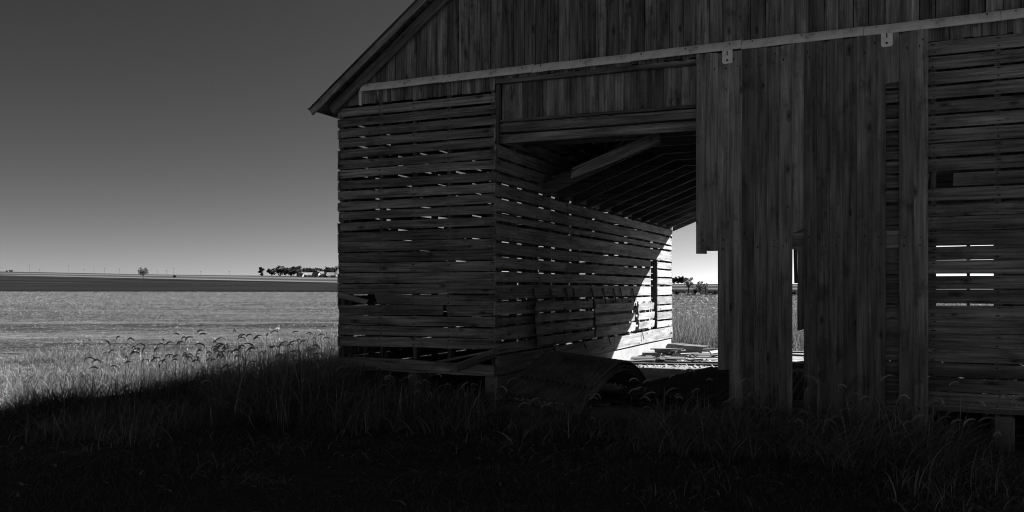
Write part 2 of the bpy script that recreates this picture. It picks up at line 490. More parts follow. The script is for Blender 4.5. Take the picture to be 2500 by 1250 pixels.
# the broken slat end that tips into the hole
board('broken_slat', lw, (-6.78, YF - 0.03, 1.50), (-6.36, YF + 0.03, 1.40), (0, -1, 0.1), 0.07, 0.02, M['slat'], ns=3, rag=0.03)
right_rows = rows_even(4.04, 0.41, 25, lambda i: 0.120 + rnd.uniform(-.004, .004) if i < 12 else 0.134 + rnd.uniform(-.004, .005))
rw = front_wall(XJ, XR, right_rows, [XJ + 0.04, 0.35, 0.91, 1.47, 2.05, 2.62, XR - 0.05], YF, (0, -1, 0), M['slat'], (XR, YF, 0.4), skip={9: [(XJ, 0.28), (0.52, XR)], 8: [(XJ, XR)]}, studbot=0.3)
front_wall(XL, XI, rows_even(4.0, 0.26, 27, lambda i: 0.116), [XL + 0.04, -6.2, -5.6, -5.0, XI - 0.05], YB, (0, 1, 0), M['slat'], (XL, YB, 0.5))
front_wall(XJ, XR, rows_even(4.0, 0.26, 27, lambda i: 0.145), [XJ + 0.04, 0.3, 0.66, 1.28, 1.86, 2.5, XR - 0.05], YB, (0, 1, 0), M['slat'], (XR, YB, 0.4), skip={i: [(XJ, 0.70), (1.82, XR)] for i in range(11, 21)})

# --- walls that run back (normal +-X)
def side_wall(x, nx, gaps, gapw, cuts, mat, base, studs, hole=None, studbot=0.5, y0=YF - 0.02, y1=YB + 0.02, jit=0.006):
    wall = empty('crib_wall', base, barn)
    for i in range(len(gaps) - 1):
        zt, zb = gaps[i], gaps[i + 1]
        w = zt - zb - gapw(i)
        zc = (zt + zb) / 2
        ys = [y0 + rnd.uniform(-.02, .02)] + [c + rnd.choice((-0.6, 0, 0, 0.6)) for c in cuts] + [y1 + rnd.uniform(-.02, .02)]
        for a, b in zip(ys[:-1], ys[1:]):
            pieces = [(a, b - 0.004)]
            if hole and zb < hole[3] - 0.02 and zt > hole[2] + 0.02:
                pieces = []
                if a < hole[0]: pieces.append((a, min(b - 0.004, hole[0])))
                if b > hole[1]: pieces.append((max(a, hole[1]), b - 0.004))
            for (pa, pb) in pieces:
                if pb - pa < 0.05: continue
                d0, d1 = rnd.uniform(-jit, jit), rnd.uniform(-jit, jit)
                board('slat', wall, (x - nx * 0.022, pa, zc + d0), (x - nx * 0.022, pb, zc + d1), (nx, 0, 0), w + rnd.uniform(-.004, .004), 0.022, mat, ns=4, rag=0.006, jw=0.004)
                for sy in studs:
                    if pa < sy < pb:
                        for q in (-0.33, 0.0, 0.33) if w > .16 else (-0.3, 0.3):
                            nail_pts.append(((x + nx * 0.002, sy + rnd.uniform(-.014, .014), zc + q * w + rnd.uniform(-.01, .01)), (nx, 0, 0)))
    for sy in studs:
        board('stud', wall, (x - nx * 0.125, sy, studbot), (x - nx * 0.125, sy, 4.15), (nx, 0, 0), 0.05, 0.10, M['frame'], ns=2)
    nails_of(wall)
    return wall

studs_y = [YF + 0.06 + i * 0.604 for i in range(15)] + [YB - 0.05]
studs_y[0] = YF + 0.13
gl = [3.98 - 0.1383 * i for i in range(27)]
side_wall(XL, -1, gl, lambda i: rnd.choice((0.012, 0.026, 0.034, 0.036)) if i < 12 else rnd.choice((0.002, 0.006, 0.012, 0.018)), [13.4], M['slat'], (XL, 14, 0.4), studs_y, studbot=0.3)
gi = [3.92, 3.74, 3.56, 3.38, 3.20, 3.02, 2.885, 2.71, 2.52, 2.40, 2.16, 1.99, 1.815, 1.65, 1.435, 1.24, 1.11, 0.917, 0.757]
iw = side_wall(XI, 1, gi, lambda i: 0.04, [11.9, 15.2], M['inner'], (XI, 14, 0.5), studs_y, hole=(16.78, 17.30, 0.78, 2.16))
board('sill_plank', iw, (XI - 0.02, YF + 0.01, 0.632), (XI - 0.02, 14.3, 0.628), (1, 0, 0), 0.235, 0.035, M['inner'], ns=5)
board('sill_plank', iw, (XI - 0.02, 14.31, 0.630), (XI - 0.02, YB, 0.634), (1, 0, 0), 0.235, 0.035, M['inner'], ns=5)
side_wall(XJ, -1, gi, lambda i: 0.032, [12.5, 15.5], M['inner'], (XJ, 14, 0.5), studs_y)
side_wall(XR, 1, gl, lambda i: 0.024, [13.4], M['slat'], (XR, 14, 0.4), studs_y, studbot=0.3)

# --- hanging hatch boards on the inner wall, with straps
for (ya, yb, zt, zb, n) in ((10.62, 12.93, 1.42, 0.80, 4), (13.06, 15.32, 1.36, 0.79, 3), (15.60, 16.72, 1.32, 0.80, 3)):
    h = empty('hatch_panel', (XI, ya, zb), iw)
    hp = (zt - zb) / n
    for i in range(n):
        zc = zt - hp * (i + 0.5)
        off = 0.05 + 0.03 * i / n
        board('hatch_board', iw, (XI + off, ya + rnd.uniform(-.02, .02), zc), (XI + off, yb + rnd.uniform(-.03, .03), zc + rnd.uniform(-.015, .015)), (1, 0, -0.12), hp - 0.045, 0.024, M['inner'], ns=4)
    for yy in (ya + 0.1, (ya + yb) / 2, yb - 0.1):
        board('hatch_batten', iw, (XI + 0.024, yy, zt + 0.02), (XI + 0.05, yy, zb), (1, 0, 0), 0.07, 0.022, M['frame'], ns=2)
    bpy.data.objects.remove(h)
for sy in (10.64, 11.27, 11.89, 12.21, 13.08, 13.67, 14.25, 14.66, 15.42):
    board('strap', iw, (XI + 0.004, sy, 1.59), (XI + 0.05, sy + rnd.uniform(-.02, .02), 1.34), (1, 0, 0.1), 0.045, 0.012, M['nail'], ns=2)
for sy, l in ((11.3, .14), (12.6, .16), (13.9, .17), (16.0, .2)):
    board('strap', iw, (XI + 0.02, sy, 0.80), (XI + 0.05, sy + 0.07, 0.80 - l), (1, 0, 0), 0.025, 0.01, M['nail'], ns=3)

# --- foundations
box('concrete_curb', barn, (XI - 0.2, YF + 0.35, -0.2), (XI - 0.012, YB + 0.02, 0.505), M['concrete'], 0.015)
box('concrete_curb', barn, (XJ + 0.012, YF + 0.35, -0.2), (XJ + 0.2, YB + 0.02, 0.505), M['concrete'], 0.015)
box('concrete_curb', barn, (XL + 0.03, YF + 0.35, -0.2), (XL + 0.2, YB, 0.44), M['concrete'], 0.015)
box('concrete_curb', barn, (XR - 0.2, YF + 0.35, -0.2), (XR - 0.03, YB, 0.40), M['concrete'], 0.015)
for (x, zt, w) in ((-5.66, 0.497, 0.14), (-4.54, 0.497, 0.17), (-6.72, 0.497, 0.15)):
    box('concrete_pier', barn, (x - w / 2, YF + 0.0, -0.2), (x + w / 2, YF + 0.3, zt), M['concrete'], 0.012)
for (x, zt, w) in ((0.97, 0.34, 0.17), (-0.2, 0.34, 0.17), (2.1, 0.34, 0.17), (3.14, 0.34, 0.17)):
    box('concrete_pier', barn, (x - w / 2, YF - 0.01, -0.2), (x + w / 2, YF + 0.3, zt), M['concrete'], 0.012)
box('alley_floor', barn, (XI + 0.0, YF - 0.35, -0.25), (XJ - 0.0, YB + 0.45, 0.25), M['slab'], 0.03)

# --- sill beams and crib floors
board('sill_beam', barn, (XL - 0.01, YF - 0.02, 0.60), (XI + 0.005, YF - 0.02, 0.575), (0, -1, 0), 0.155, 0.05, M['slat'], ns=8, rag=0.02, jw=0.012)
board('brace_board', barn, (-4.98, YF - 0.072, 0.60), (-4.46, YF - 0.072, 0.80), (0, -1, 0), 0.10, 0.025, M['slat'], ns=3, rag=0.03)
board('brace_board', barn, (-5.25, YF - 0.074, 0.66), (-4.50, YF - 0.074, 0.82), (0, -1, 0), 0.025, 0.02, M['slat'], ns=3, rag=0.02)
board('sill_beam', barn, (XJ, YF - 0.002, 0.42), (XR, YF - 0.002, 0.40), (0, 1, 0), 0.10, 0.06, M['slat'], ns=5, rag=0.02)
for (x0, x1, zf) in ((XL + 0.21, XI - 0.21, 0.505), (XJ + 0.21, XR - 0.21, 0.38)):
    n = 8; wd = (x1 - x0) / n
    for i in range(n):
        xx = x0 + wd * (i + 0.5)
        board('floor_board', barn, (xx, YF + 0.14, zf), (xx, YB - 0.14, zf), (0, 0, 1), wd - 0.03, 0.03, M['frame'], ns=3)
# cross braces inside the left crib
for yy in (12.2, 15.2):
    board('cross_tie', barn, (XL + 0.13, yy, 2.55), (XI - 0.13, yy, 2.5), (0, -1, 0), 0.12, 0.03, M['frame'], ns=3)

# --- header over the alley opening
board('header_board', barn, (XI - 0.02, YF + 0.04, 3.545), (-1.2, YF + 0.04, 3.52), (0, -1, 0), 0.105, 0.045, M['beam'], ns=6, jw=0.005)
board('header_board', barn, (XI + 0.04, YF + 0.10, 3.425), (-0.9, YF + 0.10, 3.395), (0, -1, 0), 0.105, 0.045, M['beam'], ns=6, jw=0.003)
board('header_board', barn, (XI + 0.01, YF + 0.03, 3.632), (-1.2, YF + 0.03, 3.60), (0, -1, 0), 0.028, 0.05, M['frame'], ns=5)
board('trim_board', barn, (XI + 0.0, YF + 0.01, 4.115), (-1.0, YF + 0.01, 4.085), (0, -1, 0), 0.055, 0.06, M['slat'], ns=5)
board('trim_board', barn, (XI + 0.03, YF + 0.02, 3.36), (XI + 0.03, YF + 0.02, 4.08), (0, -1, 0), 0.05, 0.05, M['frame'], ns=3)
x = XI + 0.06
while x < -0.35:
    wd = rnd.choice((0.20, 0.27, 0.27, 0.30))
    wd = min(wd, -0.3 - x)
    board('panel_board', barn, (x + wd / 2, YF + 0.06, 3.60), (x + wd / 2, YF + 0.06, 4.12), (0, -1, 0), wd - 0.004, 0.022, M['gable'], ns=2, jw=0.001, bow=0.001)
    x += wd
# bent iron hook at the corner of the opening
V, F = tube_arrays([(XI + 0.03, YF - 0.01, 3.18), (XI + 0.03, YF - 0.015, 3.30), (XI + 0.035, YF - 0.02, 3.42), (XI + 0.06, YF - 0.02, 3.455), (XI + 0.16, YF - 0.015, 3.46)], [0.009] * 5, 6)
mesh_obj('iron_hook', V, F, M['steel'], barn)

# --- gables: every vertical board cut to the slope of the roof
EX, EZ, SL = -7.06, 3.95, 0.739        # eave tip of the roof line, slope
def roof_z(x): return EZ + SL * (min(x, 2 * XC - x) - EX)
def gable(y, ny, z0, step, mat, parent, seam=1.0):
    x = XL
    while x < XR - 0.02:
        wd = min(step * rnd.uniform(0.93, 1.07), XR - x)
        a, b = x + 0.003 * seam, x + wd - 0.005 * seam
        zb = z0 + rnd.uniform(-.01, .01)
        tops = [(a, roof_z(a) - 0.16)] + ([(XC, roof_z(XC) - 0.16)] if a < XC < b else []) + [(b, roof_z(b) - 0.16)]
        off = rnd.uniform(0, 0.004)
        t = 0.02
        L = max(tops[0][1], tops[-1][1]) - zb
        # local x up the board
        prof = [(0.0, a - x)] + [(0.0, b - x)] + [(tz - zb, tx - x) for tx, tz in reversed(tops)]
        n = len(prof)
        v = [(px, py, off) for px, py in prof] + [(px, py, off + t) for px, py in prof]
        f = [tuple(range(n)), tuple(range(2 * n - 1, n - 1, -1))]
        for k in range(n):
            k2 = (k + 1) % n
            f.append((k2, k, n + k, n + k2))
        m = Matrix(((0, 1, 0, x), (0, 0, ny, y), (1, 0, 0, zb), (0, 0, 0, 1)))
        mesh_obj('gable_board', v, f, mat, parent, matrix=m)
        x += wd
gable(YF, -1, 4.22, 0.150, M['gable'], barn)
gable(YB, 1, 3.98, 0.30, M['gable'], barn, seam=0.0)
board('far_header', barn, (XI, YB, 3.74), (XJ, YB, 3.74), (0, 1, 0), 0.50, 0.05, M['gable'], ns=3)
# the skirt of short narrow board ends under the track
x = XL + 0.01
while x < XR:
    wd = rnd.uniform(0.05, 0.085)
    if x < XI - 0.03 or x > -0.2:
        zb = 4.012 + rnd.uniform(-.006, .006) if x < XI else 4.045 + rnd.uniform(-.008, .008)
    else:
        zb = 4.135 + rnd.uniform(-.02, .02)
    board('skirt_board', barn, (x + wd / 2, YF + 0.001, zb), (x + wd / 2, YF + 0.001, 4.235), (0, -1, 0), wd - 0.003, 0.018 + rnd.uniform(0, .006), M['gable'], ns=1, jw=0.001, rag=0.004, bow=0)
    x += wd
board('corner_trim', barn, (-6.44, YF - 0.026, 4.01), (-6.44, YF - 0.026, 4.43), (0, -1, 0), 0.035, 0.008, M['track'], ns=3, jw=0.008, rag=0.02)

# --- roof
for side in (-1, 1):
    sx = (lambda x: x) if side < 0 else (lambda x: 2 * XC - x)
    rise = Vector((sx(XC) - sx(EX), 0, roof_z(XC) - EZ)).normalized()
    nrm = Vector((0, 1, 0)).cross(rise) if side > 0 else rise.cross(Vector((0, 1, 0)))
    if nrm.z < 0: nrm = -nrm
    # corrugated sheet: ridges run down the slope
    ny_ = 300; ys_ = np.linspace(YF - 0.30, YB + 0.30, ny_)
    slope_len = math.hypot(XC - EX, roof_z(XC) - EZ)
    ts = np.linspace(-0.02, slope_len + (0.05 if side < 0 else 0.0), 6)
    V = np.zeros((2, len(ts), ny_, 3))
    for layer in range(2):
        for i, t_ in enumerate(ts):
            p = Vector((sx(EX), 0, EZ)) + rise * float(t_)
            amp = 0.007 * np.sin(ys_ * 2 * math.pi / 0.076)
            V[layer, i, :, 0] = p.x + nrm.x * (amp + 0.02 - 0.004 * layer)
            V[layer, i, :, 1] = ys_
            V[layer, i, :, 2] = p.z + nrm.z * (amp + 0.02 - 0.004 * layer)
    ii = np.arange(2 * len(ts) * ny_).reshape(2, len(ts), ny_)
    top = np.stack([ii[0, :-1, :-1], ii[0, :-1, 1:], ii[0, 1:, 1:], ii[0, 1:, :-1]], -1).reshape(-1, 4)
    bot = np.stack([ii[1, :-1, :-1], ii[1, 1:, :-1], ii[1, 1:, 1:], ii[1, :-1, 1:]], -1).reshape(-1, 4)
    ed = np.stack([ii[0, 0, :-1], ii[1, 0, :-1], ii[1, 0, 1:], ii[0, 0, 1:]], -1).reshape(-1, 4)
    ro = np_obj('roof', V, np.concatenate([top, bot, ed]), M['rooftin'])
    hang(ro, barn)
    BASE[ro.name] = Vector((0, 0, 0))
    # sheathing boards under the tin
    nb = 22; bw = slope_len / nb
    for i in range(nb):
        p = Vector((sx(EX), 0, EZ)) + rise * (bw * (i + 0.5)) - nrm * 0.012
        board('sheathing_board', ro, (p.x, YF - 0.27, p.z), (p.x, YB + 0.27, p.z), nrm, bw - 0.012, 0.02, M['frame'], ns=2)
    # rafters
    for k in range(13):
        yy = YF + 0.05 + k * (YB - YF - 0.1) / 12
        a = Vector((sx(-6.93), yy, 0)); a.z = roof_z(-6.93) - 0.085
        b = Vector((sx(XC - 0.02), yy, 0)); b.z = roof_z(XC - 0.02) - 0.085
        board('rafter', ro, a - Vector((0, 0.02, 0)), b - Vector((0, 0.02, 0)), (0, 1, 0), 0.12, 0.04, M['frame'], ns=2)
    # verge boards, front and back
    for yy, ny in ((YF - 0.27, -1), (YB + 0.27, 1)):
        a = Vector((sx(EX + 0.02), yy, EZ - 0.045)); b = Vector((sx(XC), yy, roof_z(XC - 0.02) - 0.045))
        board('verge_board', ro, a, b, (0, ny, 0), 0.085, 0.025, M['slat'], ns=4)
        a = Vector((sx(-6.86), yy - ny * 0.20, roof_z(-6.86) - 0.14)); b = Vector((sx(XC), yy - ny * 0.20, roof_z(XC - 0.02) - 0.14))
        board('verge_board', ro, a, b, (0, ny, 0), 0.13, 0.035, M['slat'], ns=4)

# --- overhead bin: joists that come down to the crib walls, boards above
XM0, XM1 = -2.92, -1.35
for k in range(15):
    yy = YF + 0.22 + k * 0.6365
    if k < 2:
        poly = [(XI + 0.002, 3.45), (XJ - 0.002, 3.45), (XJ - 0.002, 3.62), (XI + 0.002, 3.62)]
    else:
        poly = [(XI + 0.002, 2.85), (XM0, 3.45), (XJ - 0.002, 3.45), (XJ - 0.002, 3.62), (XM0 + 0.03, 3.62), (XI + 0.002, 3.03)]
    prism('joist', barn, poly, yy, yy + 0.045, M['frame'])
for (xa, za, xb, zb, y0_) in ((XI + 0.01, 3.045, XM0 + 0.03, 3.632, YF + 1.49), (XM0 + 0.03, 3.632, XJ - 0.01, 3.632, YF + 0.14),
                              (XI + 0.01, 3.634, XM0 + 0.02, 3.634, YF + 0.14)):
    d = Vector((xb - xa, 0, zb - za)); ln = d.length; d.normalize(); nn = d.cross(Vector((0, 1, 0)))
    if nn.z < 0: nn = -nn
    n = max(3, round(ln / 0.19)); w = ln / n
    for i in range(n):
        p = Vector((xa, 0, za)) + d * (w * (i + 0.5))
        board('ceiling_board', barn, (p.x, y0_, p.z), (p.x, (YB + 0.16) if abs(d.z) > .1 or xa > XM0 else YF + 1.6, p.z), nn, w - 0.004, 0.022, M['frame'], ns=3, jw=0.001)
# broken plank hanging under the first joists
board('broken_board', barn, (-2.66, 10.30, 3.43), (-3.80, 10.40, 3.06), (0, -1, 0), 0.15, 0.03, M['beam'], ns=4, rag=0.07, taper=0.03)

# --- sliding door track
track = empty('door_track', (XC, YF - 0.1, 4.2), barn)
x = -6.39
while x < 3.0:
    L = min(1.22, 3.1 - x)
    prof = [(0.0, 4.268), (-0.025, 4.266), (-0.055, 4.235), (-0.085, 4.190), (-0.10, 4.156), (-0.088, 4.154), (-0.072, 4.190), (-0.042, 4.228), (0.0, 4.245)]
    z0 = 0.006 * rnd.uniform(-1, 1); tl = rnd.uniform(-.004, .004)
    nseg = 5
    v, f = [], []
    for i in range(nseg + 1):
        dz = z0 + tl * i / nseg + rnd.uniform(-.003, .003)
        dy = rnd.uniform(-.004, .004)
        for (py, pz) in prof: v.append((L * i / nseg * 0.997, py + dy, pz - 4.2 + dz))
    n = len(prof)
    for i in range(nseg):
        for k in range(n):
            k2 = (k + 1) % n
            f.append((i * n + k, i * n + k2, (i + 1) * n + k2, (i + 1) * n + k))
    f.append(tuple(range(n - 1, -1, -1))); f.append(tuple(range(nseg * n, nseg * n + n)))
    mesh_obj('track_cover', v, f, M['track'], track, matrix=Matrix.Translation((x, YF - 0.026, 4.2)))
    for q in (0.12, 0.62, 1.1):
        if q < L:
            nail_pts.append(((x + q, YF - 0.128, 4.225), (0, -1, 0)))
    x += L
nails_of(track, False)

# --- the sliding door
YD = 9.42
door = empty('sliding_door', (-0.85, YD, 0.15), barn)
ex = [-1.993, -1.886, -1.757, -1.634, -1.503, -1.375, -1.247, -1.121, -0.989, -0.866, -0.74, -0.616, -0.485, -0.356, -0.224, -0.091, 0.041, 0.175, 0.297]
for i in range(18):
    a, b = ex[i], ex[i + 1]
    zt, zb = 4.150, 0.16 + rnd.uniform(-.05, .05)
    if i in (0, 1): zb = 1.98 if i == 0 else 1.99
    if i == 2: zb = 0.70
    if i == 3: zb = 0.24
    xc = (a + b) / 2
    if i == 8:
        board('plank', door, (xc, YD, zt), (xc, YD, 2.18), (0, -1, 0), b - a - 0.004, 0.022, M['door'], ns=4, rag=0.05, bow=0.001)
        board('broken_plank', door, (xc + 0.02, YD + 0.03, 2.5), (xc + 0.025, YD + 0.035, 1.14), (0, -1, 0), 0.072, 0.02, M['door'], ns=5, rag=0.03)
        board('broken_plank', door, (xc - 0.035, YD + 0.05, 2.4), (xc - 0.03, YD + 0.06, 1.64), (0, -1, 0), 0.035, 0.02, M['frame'], ns=3, rag=0.02)
        continue
    if i == 15:
        board('plank', door, (xc, YD, 4.16), (xc, YD, 3.66), (0, -1, 0), b - a - 0.004, 0.022, M['door'], ns=2, rag=0.02, bow=0.001)
        continue
    yo = YD - (0.005 if i % 2 else 0.0)
    board('plank', door, (xc, yo, zt + rnd.uniform(-.004, .004)), (xc, yo - rnd.uniform(0, .003), zb), (0, -1, 0), b - a + 0.008, 0.022, M['door'],
          ns=5, jw=0.0, rag=0.02 if zb > 0.5 else 0.012, bow=0.001, ch=0.008)
    for zn in (4.06, 3.98, 2.10, 2.02, 0.40):
        if zn > zb: nail_pts.append(((xc + rnd.uniform(-.03, .03), YD - 0.0275, zn + rnd.uniform(-.02, .02)), (0, -1, 0)))
nails_of(door, False)
board('door_rail', door, (-1.99, YD + 0.002, 4.02), (0.29, YD + 0.002, 4.02), (0, 1, 0), 0.14, 0.025, M['beam'], ns=4)
board('door_rail', door, (-1.88, YD + 0.002, 2.08), (0.29, YD + 0.002, 2.08), (0, 1, 0), 0.17, 0.025, M['beam'], ns=4, rag=0.02)
board('door_rail', door, (-1.62, YD + 0.002, 0.34), (0.29, YD + 0.002, 0.34), (0, 1, 0), 0.15, 0.025, M['frame'], ns=4)
for hx in (-1.655, -0.075):
    v = [(-.055, 0, .075), (.055, 0, .075), (.055, 0, -.05), (.04, 0, -.07), (-.04, 0, -.07), (-.055, 0, -.05)]
    v = v + [(p[0], -.012, p[2]) for p in v]
    f = [(5, 4, 3, 2, 1, 0), (6, 7, 8, 9, 10, 11)] + [(k, (k + 1) % 6, 6 + (k + 1) % 6, 6 + k) for k in range(6)]
    hg = mesh_obj('door_hanger', v, f, M['track'], door, matrix=Matrix.Translation((hx, YD - 0.030, 4.085)))
    V, F = tube_arrays([(hx, YD - 0.04, 4.05), (hx, YD - 0.062, 4.05)], [0.010, 0.010], 6)
    mesh_obj('bolt', V, F, M['nail'], door)
    V, F = tube_arrays([(hx, YD - 0.044, 4.105), (hx, YD - 0.046, 4.15)], [0.005, 0.005], 6)
    mesh_obj('hanger_strap', V, F, M['nail'], door)

# ------------------------------------------------------------------ scrap in the alley
def tin_sheet(name, A, AC, AB, sag, label, ridges=16, amp=0.011, u0=0.0, u1=1.0, lift=0.0, skew=1.15, group=None, mat='tin', nu_=22, prof=None):
    A, AC, AB = Vector(A), Vector(AC), Vector(AB)
    nv_ = ridges * 4 + 1
    V = []
    for layer in range(2):
        for i in range(nu_ + 1):
            u = u0 + (u1 - u0) * i / nu_
            up = max(u, 0.0) ** skew
            arch = sag * 4 * up * (1 - up) if sag else 0.0
            if prof: arch = float(np.interp(u, prof[0], prof[1])) - A.z - AC.z * u
            for j in range(nv_):
                q = j / (nv_ - 1)
                z = arch + amp * math.sin(q * ridges * 2 * math.pi) + lift - 0.003 * layer
                e = 0.0
                if i == nu_ or i == 0: e = 0.004 * math.sin(q * 37)
                p = A + AC * (u + e) + AB * q
                V.append((p.x - A.x, p.y - A.y, p.z - A.z + z))
    F = []
    n = (nu_ + 1) * nv_
    for i in range(nu_):
        for j in range(nv_ - 1):
            a = i * nv_ + j
            F.append((a, a + 1, a + nv_ + 1, a + nv_))
            F.append((n + a, n + a + nv_, n + a + nv_ + 1, n + a + 1))
    for j in range(nv_ - 1):
        F.append((j, n + j, n + j + 1, j + 1)); k = nu_ * nv_ + j; F.append((k, k + 1, n + k + 1, n + k))
    for i in range(nu_):
        a = i * nv_; F.append((a, a + nv_, n + a + nv_, n + a)); b = a + nv_ - 1; F.append((b, n + b, n + b + nv_, b + nv_))
    o = mesh_obj(name, V, F, M[mat], smooth=False, matrix=Matrix.Translation(A))
    tag(o, label, 'metal sheet', group)
    return o

A0 = (-3.12, 8.98, 0.30)
_u = np.linspace(-0.12, 1.12, 40)
_p = np.polyfit([-0.11, 0.05, 0.21, 0.38, 0.56, 0.70, 0.84, 0.98, 1.10], [0.292, 0.414, 0.527, 0.618, 0.673, 0.672, 0.609, 0.488, 0.35], 5)
ARC = (_u, np.polyval(_p, _u) - 0.05)
for lb, u0, u1, lf, rg in (('bottom arched corrugated sheet in the alley mouth, its scalloped edge lowest', -0.11, 1.08, -0.03, 14),
                           ('middle arched corrugated sheet between two others in the alley mouth', -0.08, 1.09, 0.012, 14),
                           ('top arched corrugated sheet with its edge set back in the alley mouth', 0.10, 1.09, 0.066, 14)):
    tin_sheet('corrugated_sheet', A0, (0.22, 1.58, 0.0), (-1.14, 0.52, 0.05), 0.0, lb, ridges=rg, amp=0.019, u0=u0, u1=u1, lift=lf, prof=ARC, nu_=26)
flat = [((-3.3, 9.35, 0.285), (0.35, 3.2, 0.02), (2.2, -0.05, 0.0)), ((-2.9, 9.45, 0.325), (0.1, 3.5, 0.0), (2.1, 0.15, 0.0)),
        ((-3.05, 9.6, 0.365), (0.5, 3.4, 0.03), (1.1, -0.12, 0.0)), ((-2.0, 9.5, 0.37), (-0.1, 3.1, 0.03), (1.2, 0.1, 0.01))]
flab = ('flat corrugated sheet lowest in the stack on the alley floor', 'flat corrugated sheet second from the bottom of the alley stack',
        'flat corrugated sheet on top of the stack beside the arched sheets', 'flat corrugated sheet on top of the stack behind the sliding door')
for (a, ac, ab), lb in zip(flat, flab):
    wdt = Vector(ab).length
    tin_sheet('corrugated_sheet', a, ac, ab, 0.0, lb, ridges=int(wdt / 0.085), nu_=4, mat='rusttin', amp=0.014)

# boards propped under the arched sheets
for i, (a, b, w, lb) in enumerate((((-4.15, 9.35, 0.252), (-3.1, 8.98, 0.252), 0.09, 'grey board lying under the near edge of the arched sheets'),
                                   ((-4.2, 9.62, 0.252), (-3.0, 9.25, 0.252), 0.12, 'grey board lying deep under the arched sheets'))):
    tag(board('loose_board', None, a, b, (0, 0, 1), w, 0.03, M['scrap'], ns=3, rag=0.04), lb, 'board')

# long loose boards across the lit floor
longb = [((-4.2, 14.55, .252), (-1.2, 15.25, .252), .10, 'long grey board crossing the sunlit alley floor nearest the shade'),
         ((-4.3, 15.05, .252), (-1.0, 15.75, .252), .07, 'narrow long board second across the sunlit alley floor'),
         ((-4.0, 18.3, .252), (-1.0, 17.6, .252), .10, 'wide long board on the alley floor behind the steel trough'),
         ((-4.35, 18.8, .252), (-0.8, 18.45, .252), .08, 'long board at the far edge of the alley floor')]
for a, b, w, lb in longb:
    tag(board('loose_board', None, a, b, (0, 0, 1), w, 0.028, M['scrap'], ns=4, rag=0.03), lb, 'board')
# heap of short scraps beside the curb
heap = random.Random(4)
for i in range(44):
    cx = -4.28 + heap.random() ** 1.3 * 1.25; cy = 14.95 + heap.random() * 1.5
    lay = i // 13
    cz = 0.256 + lay * 0.038 + heap.random() * 0.02
    an = heap.gauss(0.3, 0.9); L = heap.uniform(0.10, 0.42) if i % 7 else heap.uniform(0.5, 0.95)
    d = Vector((math.cos(an), math.sin(an), heap.uniform(-0.03, 0.10))) * L / 2
    cx = max(cx, -4.40 + abs(d.x))
    o = board('wood_scrap', None, (cx - d.x, cy - d.y, cz), (cx + d.x, cy + d.y, cz + abs(d.z)), (heap.uniform(-.6, .6), heap.uniform(-1.5, 0.1), 1), heap.uniform(0.025, 0.10), heap.uniform(0.012, 0.026), M['scrap'], ns=2, rag=0.03)
    tag(o, 'short weathered wood scrap in the sunlit heap beside the concrete curb', 'wood scrap', 'wood scraps heaped by the curb')
# steel trough: a bent channel lying on its side
def channel(name, p0, p1, prof, mat, label, cat):
    p0, p1 = Vector(p0), Vector(p1); L = (p1 - p0).length
    m = frame_matrix(p0, p1 - p0, (0, 0, 1))
    n = len(prof); v, f = [], []
    segs = 4
    for i in range(segs + 1):
        for (y, z) in prof: v.append((L * i / segs, y + rnd.uniform(-.004, .004), z + rnd.uniform(-.004, .004)))
    for i in range(segs):
        for k in range(n):
            k2 = (k + 1) % n
            f.append((i * n + k, i * n + k2, (i + 1) * n + k2, (i + 1) * n + k))
    o = mesh_obj(name, v, f, M[mat], None, matrix=m)
    return tag(o, label, cat)
cprof = [(0, 0.0), (-0.03, 0.14), (0.03, 0.195), (0.20, 0.215), (0.20, 0.208), (0.033, 0.187), (-0.022, 0.136), (0.007, 0.007), (0.26, 0.007), (0.26, 0)]
channel('steel_trough', (-4.28, 17.30, 0.253), (-3.40, 16.60, 0.253), cprof, 'steel', 'bent steel trough lying on its side in the sunlit alley end', 'trough')
cprof2 = [(0, 0), (0, 0.12), (0.006, 0.12), (0.006, 0.006), (0.15, 0.006), (0.15, 0.12), (0.156, 0.12), (0.156, 0)]
channel('steel_channel', (-3.30, 16.95, 0.253), (-2.1, 16.5, 0.253), cprof2, 'steel', 'short steel channel on the floor right of the trough', 'channel')

# ------------------------------------------------------------------ trees, bushes, far buildings
def leaves_arrays(centers, radii, n, size, r):
    """leaf quads spread through clumps"""
    centers = np.asarray(centers, float); radii = np.asarray(radii, float)
    k = r.choice(len(centers), n, p=radii ** 2 / np.sum(radii ** 2))
    d = r.normal(size=(n, 3)); d /= np.linalg.norm(d, axis=1)[:, None]
    p = centers[k] + d * (radii[k] * r.random(n) ** 0.45)[:, None] * np.array([1, 1, 0.85])
    a = r.normal(size=(n, 3)); a /= np.linalg.norm(a, axis=1)[:, None]
    b = np.cross(a, r.normal(size=(n, 3))); b /= np.linalg.norm(b, axis=1)[:, None]
    s = size * (0.6 + 0.8 * r.random(n))[:, None]
    V = np.stack([p - a * s, p - b * s * 0.55, p + a * s, p + b * s * 0.55], 1)
    return V.reshape(-1, 3), np.arange(n * 4).reshape(n, 4)

